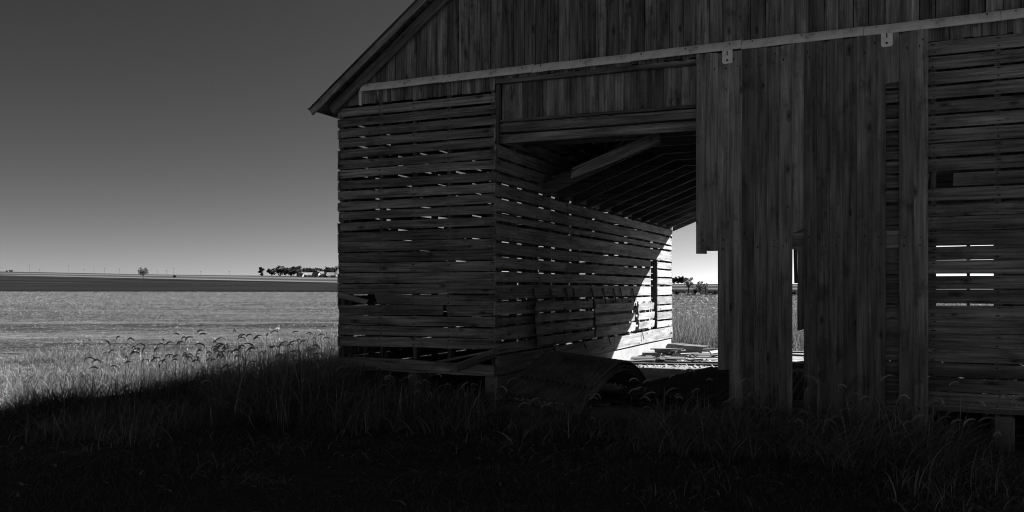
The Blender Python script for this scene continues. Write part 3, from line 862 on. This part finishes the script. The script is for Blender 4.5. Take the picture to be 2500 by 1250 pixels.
def tree(name, label, cat, u, v, h, cw, seed, mat, n=900, size=None, trunk=0.35, group=None, open_=0.0, limbs=6, forked=False):
    r = np.random.default_rng(seed); rr = random.Random(seed)
    X, Y = xy(u, v); z0 = float(terrain(u, v)[0])
    base = Vector((X, Y, z0 - 0.1))
    root = empty(name, base)
    tag(root, label, cat, group)
    size = size or h * 0.03
    V, F = [], []
    def add(pts, rad, sides=5):
        a, b = tube_arrays(pts, rad, sides); k = len(V); V.extend(a); F.extend([tuple(q + k for q in f) for f in b])
    tr = h * 0.028
    top = Vector((rr.uniform(-.04, .04) * h, rr.uniform(-.04, .04) * h, h * 0.8))
    add([(0, 0, 0), (top.x * 0.2, top.y * 0.2, h * 0.25), (top.x * 0.6, top.y * 0.6, h * 0.55), top], [tr * 1.3, tr, tr * 0.6, tr * 0.2], 6)
    cen, rad = [], []
    for i in range(limbs):
        az = 2 * math.pi * (i + rr.random() * 0.6) / limbs
        zs = h * rr.uniform(trunk * 0.6, 0.6)
        ze = h * rr.uniform(max(trunk, 0.3) + 0.1, 0.88)
        wv = math.sqrt(max(0.1, 1 - ((ze / h - 0.58) / 0.45) ** 2))
        d = cw / 2 * rr.uniform(0.55, 0.85) * wv
        e = Vector((math.cos(az) * d, math.sin(az) * d, ze)); s = top * (zs / (h * 0.8)); s.z = zs
        mid = (s + e) / 2 + Vector((0, 0, h * 0.03))
        add([s, mid, e], [tr * 0.5, tr * 0.32, tr * 0.1], 4)
        for q in range(3):
            tw = e + Vector((rr.uniform(-1, 1), rr.uniform(-1, 1), rr.uniform(-.3, 1))) * cw * 0.14
            add([mid.lerp(e, 0.5), (mid.lerp(e, 0.5) + tw) / 2 + Vector((0, 0, 0.02 * h)), tw], [tr * 0.2, tr * 0.14, tr * 0.05], 3)
            cen.append(tw); rad.append(cw * rr.uniform(0.09, 0.17) * (1 - open_ * 0.4))
        cen.append(e); rad.append(cw * rr.uniform(0.12, 0.22) * (1 - open_ * 0.4))
    zc_, hz_ = h * (1 + trunk) / 2, h * (1 - trunk) / 2
    for i in range(26):
        d = Vector((rr.gauss(0, 1), rr.gauss(0, 1), rr.gauss(0, 1))).normalized() * rr.random() ** 0.4 * 0.82
        cen.append(Vector((d.x * cw / 2, d.y * cw / 2, zc_ + d.z * hz_))); rad.append(cw * rr.uniform(0.10, 0.19) * (1 - open_ * 0.35))
    o = mesh_obj('trunk', V, F, M['bark'], root, matrix=Matrix.Translation(base))
    LV, LQ = leaves_arrays([tuple(c) for c in cen], rad, n, size, r)
    c = np_obj('crown', LV, LQ, M[mat]); c.location = base; hang(c, root)
    return root

def bush(name, label, cat, u, v, h, w, seed, mat, n=700, size=0.12, group=None):
    r = np.random.default_rng(seed); rr = random.Random(seed)
    X, Y = xy(u, v); z0 = float(terrain(u, v)[0]); base = Vector((X, Y, z0 - 0.05))
    root = empty(name, base); tag(root, label, cat, group)
    V, F = [], []
    cen, rad = [], []
    for i in range(9):
        az = rr.random() * 6.28; d = w / 2 * rr.random() ** 0.7 * 0.75
        hh = h * rr.uniform(0.45, 0.8) * (1 - 0.4 * d / (w / 2))
        e = Vector((math.cos(az) * d, math.sin(az) * d, hh))
        a, b = tube_arrays([(e.x * 0.15, e.y * 0.15, 0), e * 0.55 + Vector((0, 0, .05)), e], [h * .02, h * .013, h * .005], 4)
        k = len(V); V.extend(a); F.extend([tuple(q + k for q in f) for f in b])
        cen.append(e); rad.append(h * rr.uniform(.2, .32)); cen.append(e * 0.55); rad.append(h * rr.uniform(.18, .28))
    mesh_obj('stem', V, F, M['bark'], root, matrix=Matrix.Translation(base))
    LV, LQ = leaves_arrays([tuple(c) for c in cen], rad, n, size, r)
    c = np_obj('foliage', LV, LQ, M[mat]); c.location = base; hang(c, root)
    return root

def at_px(px, v): return (px - 1250) / FPX * v

tree('lone_tree', 'round lone tree standing at the edge of the dark field', 'tree', at_px(350, 325), 325, 4.5, 3.9, 21, 'leaf', n=2600, size=0.10, trunk=0.2, open_=0.4, limbs=9)
bush('dark_bush', 'dark low bush alone in the pale field strip', 'bush', at_px(426, 395), 395, 1.5, 2.0, 31, 'leafdark', n=500, size=0.16)
for i, (px, hh, w) in enumerate(((16, 1.5, 2.6), (26, 2.2, 3.5))):
    bush('horizon_bush', ('smaller' if i == 0 else 'larger') + ' of two dark bushes on the horizon at the far left', 'bush', at_px(px, 690), 690, hh, w, 40 + i, 'leafdark', n=250, size=0.3)

FARV = 640.0
ft = [(638, 8.0, 3.4, 'leafdark', 'slim dark tree standing apart left of the farmstead'), (663, 6.5, 5.0, 'leafdark', 'small round tree left of the farmstead grove'),
      (685, 9.2, 7.5, 'leafdark', 'big rounded tree at the left end of the farmstead grove'), (698, 8.0, 6.0, 'leafdark', 'dark tree second from the left in the farmstead grove'),
      (709, 7.8, 6.2, 'leafdark', 'dark tree third from the left in the farmstead grove'), (716, 9.0, 5.0, 'leaf', 'taller pale-topped tree in the middle of the grove'),
      (726, 8.2, 6.0, 'leaf', 'pale tree behind the left farm roofs'), (737, 6.8, 6.0, 'leafdark', 'low dark tree behind the long farm roof'),
      (751, 7.6, 6.0, 'leaf', 'grey leafy tree behind the middle farm roof'), (762, 7.6, 6.0, 'leafdark', 'dark tree just left of the bright farm shed'),
      (774, 7.0, 5.0, 'leafdark', 'dark tree above the bright farm shed'), (788, 7.2, 5.0, 'leaf', 'small tree between the farm sheds'),
      (803, 8.2, 5.5, 'leafdark', 'dark tree right of the farm sheds'), (815, 9.6, 6.0, 'leaf', 'tallest tree at the right end of the farmstead')]
for i, (px, hh, w, mt, lb) in enumerate(ft):
    vv = FARV + (i % 3) * 8 + 12
    tree('grove_tree', lb, 'tree', at_px(px, vv), vv, hh * 0.95, w * 1.25, 60 + i, mt, n=1200, size=0.45, trunk=0.02, limbs=6, group='trees around the far farmstead')
fb = [(735, 6, 4, 2.2, 1.6, 'low white shed at the left of the far farmstead'), (752, 12, 6, 2.4, 2.2, 'long white barn with a pale roof among the far trees'),
      (773, 7, 6, 3.0, 2.4, 'white farmhouse with a bright gable in the far farmstead'), (783, 6, 5, 3.6, 2.2, 'taller pale shed behind the white farmhouse'),
      (792, 6, 5, 2.2, 1.6, 'small white shed right of the farmhouse'), (807, 7, 5, 2.6, 2.4, 'white shed at the right end of the far farmstead')]
for i, (px, L, W, hw, hr, lb) in enumerate(fb):
    vv = FARV - 6 + (i % 2) * 5
    L, W, hw, hr = L * 0.72, W * 0.72, hw * 0.75, hr * 0.8
    u = at_px(px, vv); X, Y = xy(u, vv); z0 = float(terrain(u, vv)[0])
    root = empty('farm_building', (X, Y, z0)); tag(root, lb, 'building', 'far farmstead buildings')
    ang = YAW + (0.25 if i % 2 else -0.35)
    mt = Matrix.Translation((X, Y, z0 - 0.3)) @ Matrix.Rotation(ang, 4, 'Z')
    a, b = L / 2, W / 2
    v = [(-a, -b, 0), (a, -b, 0), (a, b, 0), (-a, b, 0), (-a, -b, hw), (a, -b, hw), (a, b, hw), (-a, b, hw), (-a, 0, hw + hr), (a, 0, hw + hr)]
    f = [(0, 1, 5, 4), (1, 2, 6, 9, 5), (2, 3, 7, 6), (3, 0, 4, 8, 7)]
    mesh_obj('wall', v, f, M['white'], root, matrix=mt)
    o_ = 0.35; k = o_ * hr / b
    top = [(-a - o_, -b - o_, hw - k), (a + o_, -b - o_, hw - k), (a + o_, 0, hw + hr + .05), (-a - o_, 0, hw + hr + .05), (-a - o_, b + o_, hw - k), (a + o_, b + o_, hw - k)]
    low = [(x, y, z - 0.15) for x, y, z in top]
    f = [(0, 1, 2, 3), (3, 2, 5, 4), (9, 8, 7, 6), (10, 11, 8, 9), (0, 6, 7, 1), (4, 5, 11, 10), (0, 3, 9, 6), (3, 4, 10, 9), (1, 7, 8, 2), (2, 8, 11, 5)]
    mesh_obj('roof', top + low, f, M['houseroof'], root, matrix=mt)
    d0 = [(0.2 * a - .5, -b - .03, 0.3), (0.2 * a + .5, -b - .03, 0.3), (0.2 * a + .5, -b - .03, 2.0), (0.2 * a - .5, -b - .03, 2.0)]
    mesh_obj('door', d0 + [(x, y + .025, z) for x, y, z in d0], [(0, 1, 2, 3), (0, 4, 5, 1), (1, 5, 6, 2), (2, 6, 7, 3), (3, 7, 4, 0)], M['pole'], root, matrix=mt)

for i, (px, hh, w, lb) in enumerate(((729, 1.7, 5, 'dark hedge bush before the left farm shed'), (745, 1.9, 5.5, 'dark hedge bush before the long farm barn'), (757, 1.7, 4, 'dark hedge bush between the barn and the farmhouse'),
                                     (782, 2.0, 4.5, 'dark hedge bush right of the white farmhouse'), (798, 2.0, 5, 'dark hedge bush before the small farm shed'), (815, 2.4, 6, 'dark hedge bush at the right end of the farmstead'))):
    bush('hedge_bush', lb, 'bush', at_px(px, FARV - 14), FARV - 14, hh, w, 140 + i, 'leafdark', n=500, size=0.3, group='hedge bushes before the farmstead')

# trees seen through the alley
tree('creek_tree', 'tall feathery tree seen through the barn alley', 'tree', at_px(1681, 200), 200, 4.5, 2.7, 81, 'leaf', n=2600, size=0.075, trunk=0.08, open_=0.5, limbs=9)
tree('creek_tree', 'dark forked tree beside the sliding door edge in the alley view', 'tree', at_px(1709, 200), 200, 3.3, 2.1, 83, 'leafdark', n=1300, size=0.08, trunk=0.12, open_=0.6, limbs=7)
tree('creek_tree', 'small leaning dark tree right of the forked one in the alley view', 'tree', at_px(1722, 202), 202, 2.8, 1.6, 84, 'leafdark', n=700, size=0.075, trunk=0.15, open_=0.7, limbs=5)
bush('creek_bush', 'dark bush at the foot of the forked tree', 'bush', at_px(1699, 199), 199, 1.7, 1.4, 85, 'leafdark', n=500, size=0.09)
for i, (px, hh, w, lb) in enumerate(((1652, 1.35, 3.0, 'broad dark creek bush next to the crib wall end'), (1668, 1.2, 2.0, 'dark creek bush left of the feathery tree'),
                                     (1735, 0.9, 2.2, 'low dark creek bush left of the sliding door'), (1746, 1.15, 2.0, 'dark creek bush touching the sliding door edge in view'),
                                     (1941, 1.0, 2.0, 'creek bush glimpsed through the slot of the sliding door'))):
    bush('creek_bush', lb, 'bush', at_px(px, 190 + i), 190 + i, hh, w, 90 + i, 'leafdark', n=600, size=0.09, group='bushes along the creek')
for i, (px, hh, w, lb) in enumerate(((1645, 6.0, 6.0, 'far tree touching the crib wall end on the horizon'), (1656, 7.6, 5.5, 'far tall tree on the horizon seen through the alley'), (1664, 6.5, 5.0, 'far tree second on the horizon in the alley view'),
                                     (1671, 7.0, 5.0, 'far tree just left of the feathery tree on the horizon'))):
    tree('horizon_tree', lb, 'tree', at_px(px, 690), 690, hh * 0.85, w * 1.2, 110 + i, 'leafdark', n=900, size=0.45, trunk=0.0, group='trees on the horizon behind the barn')

# power poles on the ridge
ORD = 'first second third fourth fifth sixth seventh eighth ninth tenth eleventh twelfth thirteenth'.split()
for i, (px, hh) in enumerate(((72, 8.5), (97, 4), (168, 8.5), (205, 5), (230, 4.5), (255, 6.5), (292, 6), (338, 5), (384, 5), (407, 5.5), (424, 7.5), (490, 5), (560, 5))):
    vv = 700.0; u = at_px(px, vv); X, Y = xy(u, vv); z0 = float(terrain(u, vv)[0])
    root = empty('power_pole', (X, Y, z0 - 0.3)); tag(root, ORD[i] + ' power pole from the left along the far ridge line', 'pole', 'power poles along the ridge')
    hh *= 0.8
    V, F = tube_arrays([(0, 0, 0), (0, 0, hh)], [0.08, 0.06], 6)
    mesh_obj('post', V, F, M['pole'], root, matrix=Matrix.Translation((X, Y, z0 - 0.3)))
    box('crossarm', root, (X - 0.9, Y - 0.06, z0 + hh - 1.0), (X + 0.9, Y + 0.06, z0 + hh - 0.85), M['pole'])

# ------------------------------------------------------------------ grass
def blades(X, Y, Z, h, w, lean, az, nseg, r, curl=1.0):
    """curved tapering blades; returns verts, quads"""
    n = len(X)
    t = np.linspace(0, 1, nseg + 1)[None, :]
    dx, dy = np.cos(az)[:, None], np.sin(az)[:, None]
    out = (lean * h)[:, None] * t ** 1.8
    up = h[:, None] * (t - 0.35 * np.clip(lean, 0, 1.6)[:, None] * curl * t ** 3)
    cx = X[:, None] + dx * out; cy = Y[:, None] + dy * out; cz = Z[:, None] + up
    tw = az + math.pi / 2 + r.normal(0, 0.7, n)
    wx, wy = np.cos(tw)[:, None], np.sin(tw)[:, None]
    wd = (w[:, None] / 2) * np.clip(1.05 - t ** 1.7, 0.06, 1)
    L = np.stack([cx - wx * wd, cy - wy * wd, cz], -1); R_ = np.stack([cx + wx * wd, cy + wy * wd, cz], -1)
    V = np.stack([L, R_], 2).reshape(-1, 3)
    b = (np.arange(n) * (nseg + 1) * 2)[:, None] + (np.arange(nseg) * 2)[None, :]
    Qd = np.stack([b, b + 1, b + 3, b + 2], -1).reshape(-1, 4)
    return V, Qd

class Pile:
    def __init__(s): s.V, s.Q, s.n = [], [], 0
    def add(s, V, Q_): s.V.append(V); s.Q.append(Q_ + s.n); s.n += len(V)
    def build(s, name, mat, label, cat):
        o = np_obj(name, np.concatenate(s.V), np.concatenate(s.Q), mat)
        return tag(o, label, cat, kind='stuff')

def clumpy(n, x0, x1, y0, y1, r, nc=60, sig=0.35, frac=0.6):
    k = int(n * frac)
    cx, cy = r.uniform(x0, x1, nc), r.uniform(y0, y1, nc)
    i = r.integers(0, nc, k)
    X = np.concatenate([cx[i] + r.normal(0, sig, k), r.uniform(x0, x1, n - k)])
    Y = np.concatenate([cy[i] + r.normal(0, sig, k), r.uniform(y0, y1, n - k)])
    return X, Y
def outside(X, Y, m=0.05):
    barnbox = (X > XL - m) & (X < XR + m) & (Y > YF - 0.02) & (Y < YB + 0.5)
    slab = (X > XI - 0.02) & (X < XJ + 0.02) & (Y > YF - 0.4) & (Y < YB + 0.5)
    return ~(barnbox | slab)

r = np.random.default_rng(77)
# A: short lawn in front
n = 170000
v = 3.6 + 8.5 * r.random(n) ** 1.25; u = (r.random(n) * 2 - 1) * (0.66 * v + 1.0)
X, Y = xy(u, v); k = outside(X, Y) & (Y < 13); X, Y = X[k], Y[k]; n = len(X)
p = Pile()
tuft = 0.5 + 0.5 * np.sin(X * 2.3 + 1.3 * np.sin(Y * 1.7)) * np.sin(Y * 2.9 + np.cos(X * 1.1))
p.add(*blades(X, Y, ground_z(X, Y) - 0.01, (0.035 + 0.075 * r.random(n)) * (0.5 + 1.0 * tuft), 0.003 + 0.004 * r.random(n), 0.4 + 1.4 * r.random(n), r.random(n) * 6.283, 2, r))
p.build('lawn_grass', M['lawn'], 'short dark lawn grass in the shade before the barn', 'grass')

# B..F: tall dry grass
p = Pile(); lifted_grass = Pile()  # second pile: grass in the barn's shade, given the lightened colour
def tall(n, x0, x1, y0, y1, h0, h1, nc, sig, wind=0.3, w=0.008, nseg=5, leanm=0.9, cond=None, frac=0.7, pile=None):
    X, Y = clumpy(n, x0, x1, y0, y1, r, nc, sig, frac)
    k = outside(X, Y)
    if cond is not None: k &= cond(X, Y)
    if x1 < -6.5: k &= (np.sin(1.9 * X + 1.2 * np.sin(1.1 * Y)) * np.sin(1.6 * Y + 0.9 * np.cos(1.3 * X)) > -0.15) | (r.random(len(X)) < 0.22)
    X, Y = X[k], Y[k]; m = len(X)
    az = np.where(r.random(m) < 0.3, r.normal(wind, 0.8, m), r.random(m) * 6.283)
    h = h0 + (h1 - h0) * r.random(m) ** 1.4
    (pile or p).add(*blades(X, Y, ground_z(X, Y) - 0.02, h, w * (0.6 + 0.8 * r.random(m)), np.abs(r.normal(leanm, 0.65, m)), az, nseg, r))
tall(9000, -7.9, -6.3, 8.3, 9.9, 0.4, 1.15, 14, 0.3, w=0.010, leanm=1.0, pile=lifted_grass)
tall(8000, -6.8, -4.2, 8.3, 9.45, 0.18, 0.66, 22, 0.2, w=0.009, leanm=1.0, pile=lifted_grass)
tall(2500, -4.6, -2.0, 8.55, 9.1, 0.08, 0.32, 10, 0.15, pile=lifted_grass)
tall(9500, -2.3, 0.45, 7.9, 9.38, 0.1, 0.72, 30, 0.16, w=0.008, leanm=1.3, pile=lifted_grass)
tall(3500, 0.4, 3.4, 7.7, 9.3, 0.08, 0.34, 26, 0.18, w=0.007, leanm=1.5, pile=lifted_grass)
tall(4500, -7.5, 3.5, 5.2, 8.4, 0.04, 0.22, 70, 0.16, w=0.007, leanm=1.8, frac=0.95, pile=lifted_grass)
tall(220, -7.8, 0.6, 7.8, 9.4, 0.15, 0.42, 40, 0.3, w=0.024, leanm=1.6, pile=lifted_grass)
tall(160, -13, -8, 7.5, 13, 0.2, 0.5, 30, 0.4, w=0.030, leanm=1.6)
tall(1200, 0.0, 2.6, 7.2, 8.6, 0.12, 0.36, 10, 0.25, pile=lifted_grass)
tall(4200, -11.1, -9.3, 6.0, 12.8, 0.2, 0.72, 30, 0.2, leanm=0.9, frac=0.92)
tall(20000, -13.5, -7.0, 7.6, 17.5, 0.12, 0.72, 60, 0.3, frac=0.85, cond=lambda X, Y: (Y > 8.5 - 0.28 * (X + 7.0)) & (X > -13.2 + 0.9 * r.random(len(X))))
tall(11000, -18.0, -9.0, 9.5, 24, 0.08, 0.40, 70, 0.5, cond=lambda X, Y: (X > -9.5 - 0.36 * Y - 0.8 * r.random(len(X))))
tall(7000, -11.5, -7.0, 6.2, 8.8, 0.06, 0.34, 30, 0.25, leanm=1.1, pile=lifted_grass)
tall(9000, -18, -10.5, 7.5, 15.5, 0.08, 0.5, 45, 0.35, w=0.008, leanm=1.2, frac=0.85)
tall(5000, -14, -10, 6.0, 11, 0.08, 0.42, 34, 0.3, w=0.007, leanm=1.3, frac=0.85)
tall(46000, -14, 3.5, 19.3, 33, 0.5, 1.30, 160, 0.4, w=0.009, leanm=0.6)
tall(9000, -7.9, -6.9, 9.6, 19.0, 0.2, 0.7, 40, 0.25)
p.build('tall_grass', M['tall'], 'tall wild grass along the field edge and behind the barn', 'grass')
lifted_grass.build('shade_lifted_grass', M['lifted_grass'], 'dry grass along the foot of the barn, coloured lighter to offset the shade', 'grass')

# foxtails: stem and nodding bristly head
FV, FQ, FT = [], [], []
HV, HT, HQ = [], [], []
def foxtails(n, x0, x1, y0, y1, h0, h1, wind=0.4, cond=None, hl=0.135, hr=0.0105):
    X, Y = clumpy(n, x0, x1, y0, y1, r, max(3, n // 9), 0.35, 0.7)
    k = outside(X, Y)
    if cond is not None: k &= cond(X, Y)
    X, Y = X[k], Y[k]
    Z = ground_z(X, Y) - 0.02
    for i in range(len(X)):
        h = h0 + (h1 - h0) * r.random(); az = r.normal(wind, 0.9) if r.random() < 0.75 else r.random() * 6.28
        d = np.array([math.cos(az), math.sin(az), 0.0]); lean = abs(r.normal(0.28, 0.12))
        pts = [np.array([X[i], Y[i], Z[i]]) + d * lean * h * t ** 1.8 + np.array([0, 0, h * t]) for t in (0, .35, .7, 1.0)]
        side = np.array([-d[1], d[0], 0]) * 0.0016
        b = len(FV)
        for q in pts: FV.append(q - side); FV.append(q + side)
        for s in range(3): FQ.append((b + 2 * s, b + 2 * s + 1, b + 2 * s + 3, b + 2 * s + 2))
        # head
        L = hl * (0.6 + 0.7 * r.random()); ang = math.radians(70) - lean * 0.6; dang = -math.radians(70 + 60 * r.random())
        ns = 6; c = pts[-1].copy(); ring0 = len(HV)
        cs = [c.copy()]; dirs = []
        for s in range(ns):
            a = ang + dang * (s + 0.5) / ns
            dd = d * math.cos(a) + np.array([0, 0, math.sin(a)]); dirs.append(dd)
            c = c + dd * L / ns; cs.append(c.copy())
        dirs.append(dirs[-1])
        sd = np.array([-d[1], d[0], 0.0])
        for s in range(ns + 1):
            f = s / ns
            rad = hr * (0.45 + 2.2 * f * (1 - f) + 0.1) * (1 - 0.35 * f)
            nn = np.cross(dirs[s], sd)
            for q in range(4):
                an = q * math.pi / 2 + 0.4
                HV.append(cs[s] + (sd * math.cos(an) + nn * math.sin(an)) * rad)
        for s in range(ns):
            for q in range(4):
                q2 = (q + 1) % 4
                HQ.append((ring0 + s * 4 + q, ring0 + s * 4 + q2, ring0 + s * 4 + 4 + q2, ring0 + s * 4 + 4 + q))
        for s in range(22):
            f = r.random(); si = int(f * ns); base = cs[si] + (cs[si + 1] - cs[si]) * (f * ns - si)
            an = r.random() * 6.28; nn = np.cross(dirs[si], sd); o_ = sd * math.cos(an) + nn * math.sin(an)
            bl = len(HV); tip = base + o_ * hr * (1.6 + 0.9 * r.random()) + dirs[si] * 0.012
            HV.append(base - dirs[si] * 0.0012); HV.append(base + dirs[si] * 0.0012); HV.append(tip); HT.append((bl, bl + 1, bl + 2))
foxtails(80, -9.7, -8.4, 8.1, 10.9, 0.55, 0.98)
foxtails(14, -10.8, -9.4, 11, 14.5, 0.6, 0.9)
foxtails(34, -8.4, -6.9, 8.4, 9.6, 0.4, 0.85)
foxtails(70, -6.6, -4.3, 8.6, 9.4, 0.25, 0.62)
foxtails(26, -4.4, -2.0, 8.5, 9.1, 0.25, 0.60)
foxtails(80, -2.3, 0.9, 8.0, 9.35, 0.35, 0.75)
foxtails(1300, -9.5, 2.5, 19.6, 30, 0.85, 1.45, hr=0.014, hl=0.16)
foxtails(90, -12.5, -7.5, 9, 18, 0.4, 0.8)
o = np_obj('foxtail_stem', np.array(FV), np.array(FQ), M['tall']); tag(o, 'thin stalks carrying the nodding foxtail heads', 'grass', kind='stuff')
o = np_obj('foxtail_grass', np.array(HV), np.array(HQ), M['fox'], tris=np.array(HT)); tag(o, 'nodding bristly foxtail seed heads among the tall grass', 'grass', kind='stuff')

# crop residue on the stubble field, lying in rows
n = 190000
v = 15 + 150 * r.random(n) ** 2.1; u = -(0.63 * v + 2) + r.random(n) * (0.50 * v + 2)
row = np.round(v / 0.76) * 0.76 + r.normal(0, 0.17, n); v = np.where(r.random(n) < 0.6, row, v) - 0.03 * u
X, Y = xy(u, v); k = (X < -12.0 - 0.2 * r.random(n)) & (v < 158); X, Y, v2, u2 = X[k], Y[k], v[k], u[k]; n = len(X)
p = Pile()
sz = np.clip(v2 / 45, 0.7, 2.2)
p.add(*blades(X, Y, terrain(u2, v2) + 0.005, (0.03 + 0.08 * r.random(n) ** 2) * sz, (0.008 + 0.012 * r.random(n)) * sz, 1.2 + 2.2 * r.random(n), r.random(n) * 6.283, 2, r, curl=0.9))
p.build('crop_residue', M['residue'], 'pale chopped stalk residue scattered over the stubble field', 'crop residue')

# dead leaves and husk scraps on the lawn
n = 900
v = 4.2 + 6 * r.random(n); u = (r.random(n) * 2 - 1) * (0.62 * v + 0.6); X, Y = xy(u, v); k = outside(X, Y) & (r.random(n) < np.clip((v - 3.5) / 5, 0.15, 1)); X, Y = X[k], Y[k]; n = len(X)
p = Pile()
p.add(*blades(X, Y, ground_z(X, Y) + 0.03, 0.015 + 0.03 * r.random(n), 0.010 + 0.02 * r.random(n), 2.0 + 3 * r.random(n), r.random(n) * 6.283, 3, r, curl=1.2))
p.build('leaf_litter', M['litter'], 'dead leaves and husk scraps lying in the lawn', 'leaf litter')

# crumbled rubble and chips on the alley floor
n = 900
X = r.uniform(-4.35, -0.6, n); Y = np.where(r.random(n) < 0.55, 14.1 + 0.3 * (X + 4.3) + r.normal(0, 0.16, n), r.uniform(13.2, 18.6, n))
V, T = [], []
for i in range(n):
    c = np.array([X[i], Y[i], 0.252]); sz = 0.008 + 0.03 * r.random() ** 3
    b = len(V)
    for q in range(4):
        a_ = q * 1.571 + r.normal(0, 0.3)
        V.append(c + np.array([math.cos(a_), math.sin(a_), 0]) * sz * (0.7 + 0.6 * r.random()))
    V.append(c + np.array([r.normal(0, 0.2) * sz, r.normal(0, 0.2) * sz, sz * (0.5 + 0.7 * r.random())]))
    T += [(b + q, b + (q + 1) % 4, b + 4) for q in range(4)]
o = np_obj('rubble', np.array(V), None, M['concrete'], tris=np.array(T)); tag(o, 'crumbled concrete rubble scattered over the sunlit alley floor', 'rubble', kind='stuff')
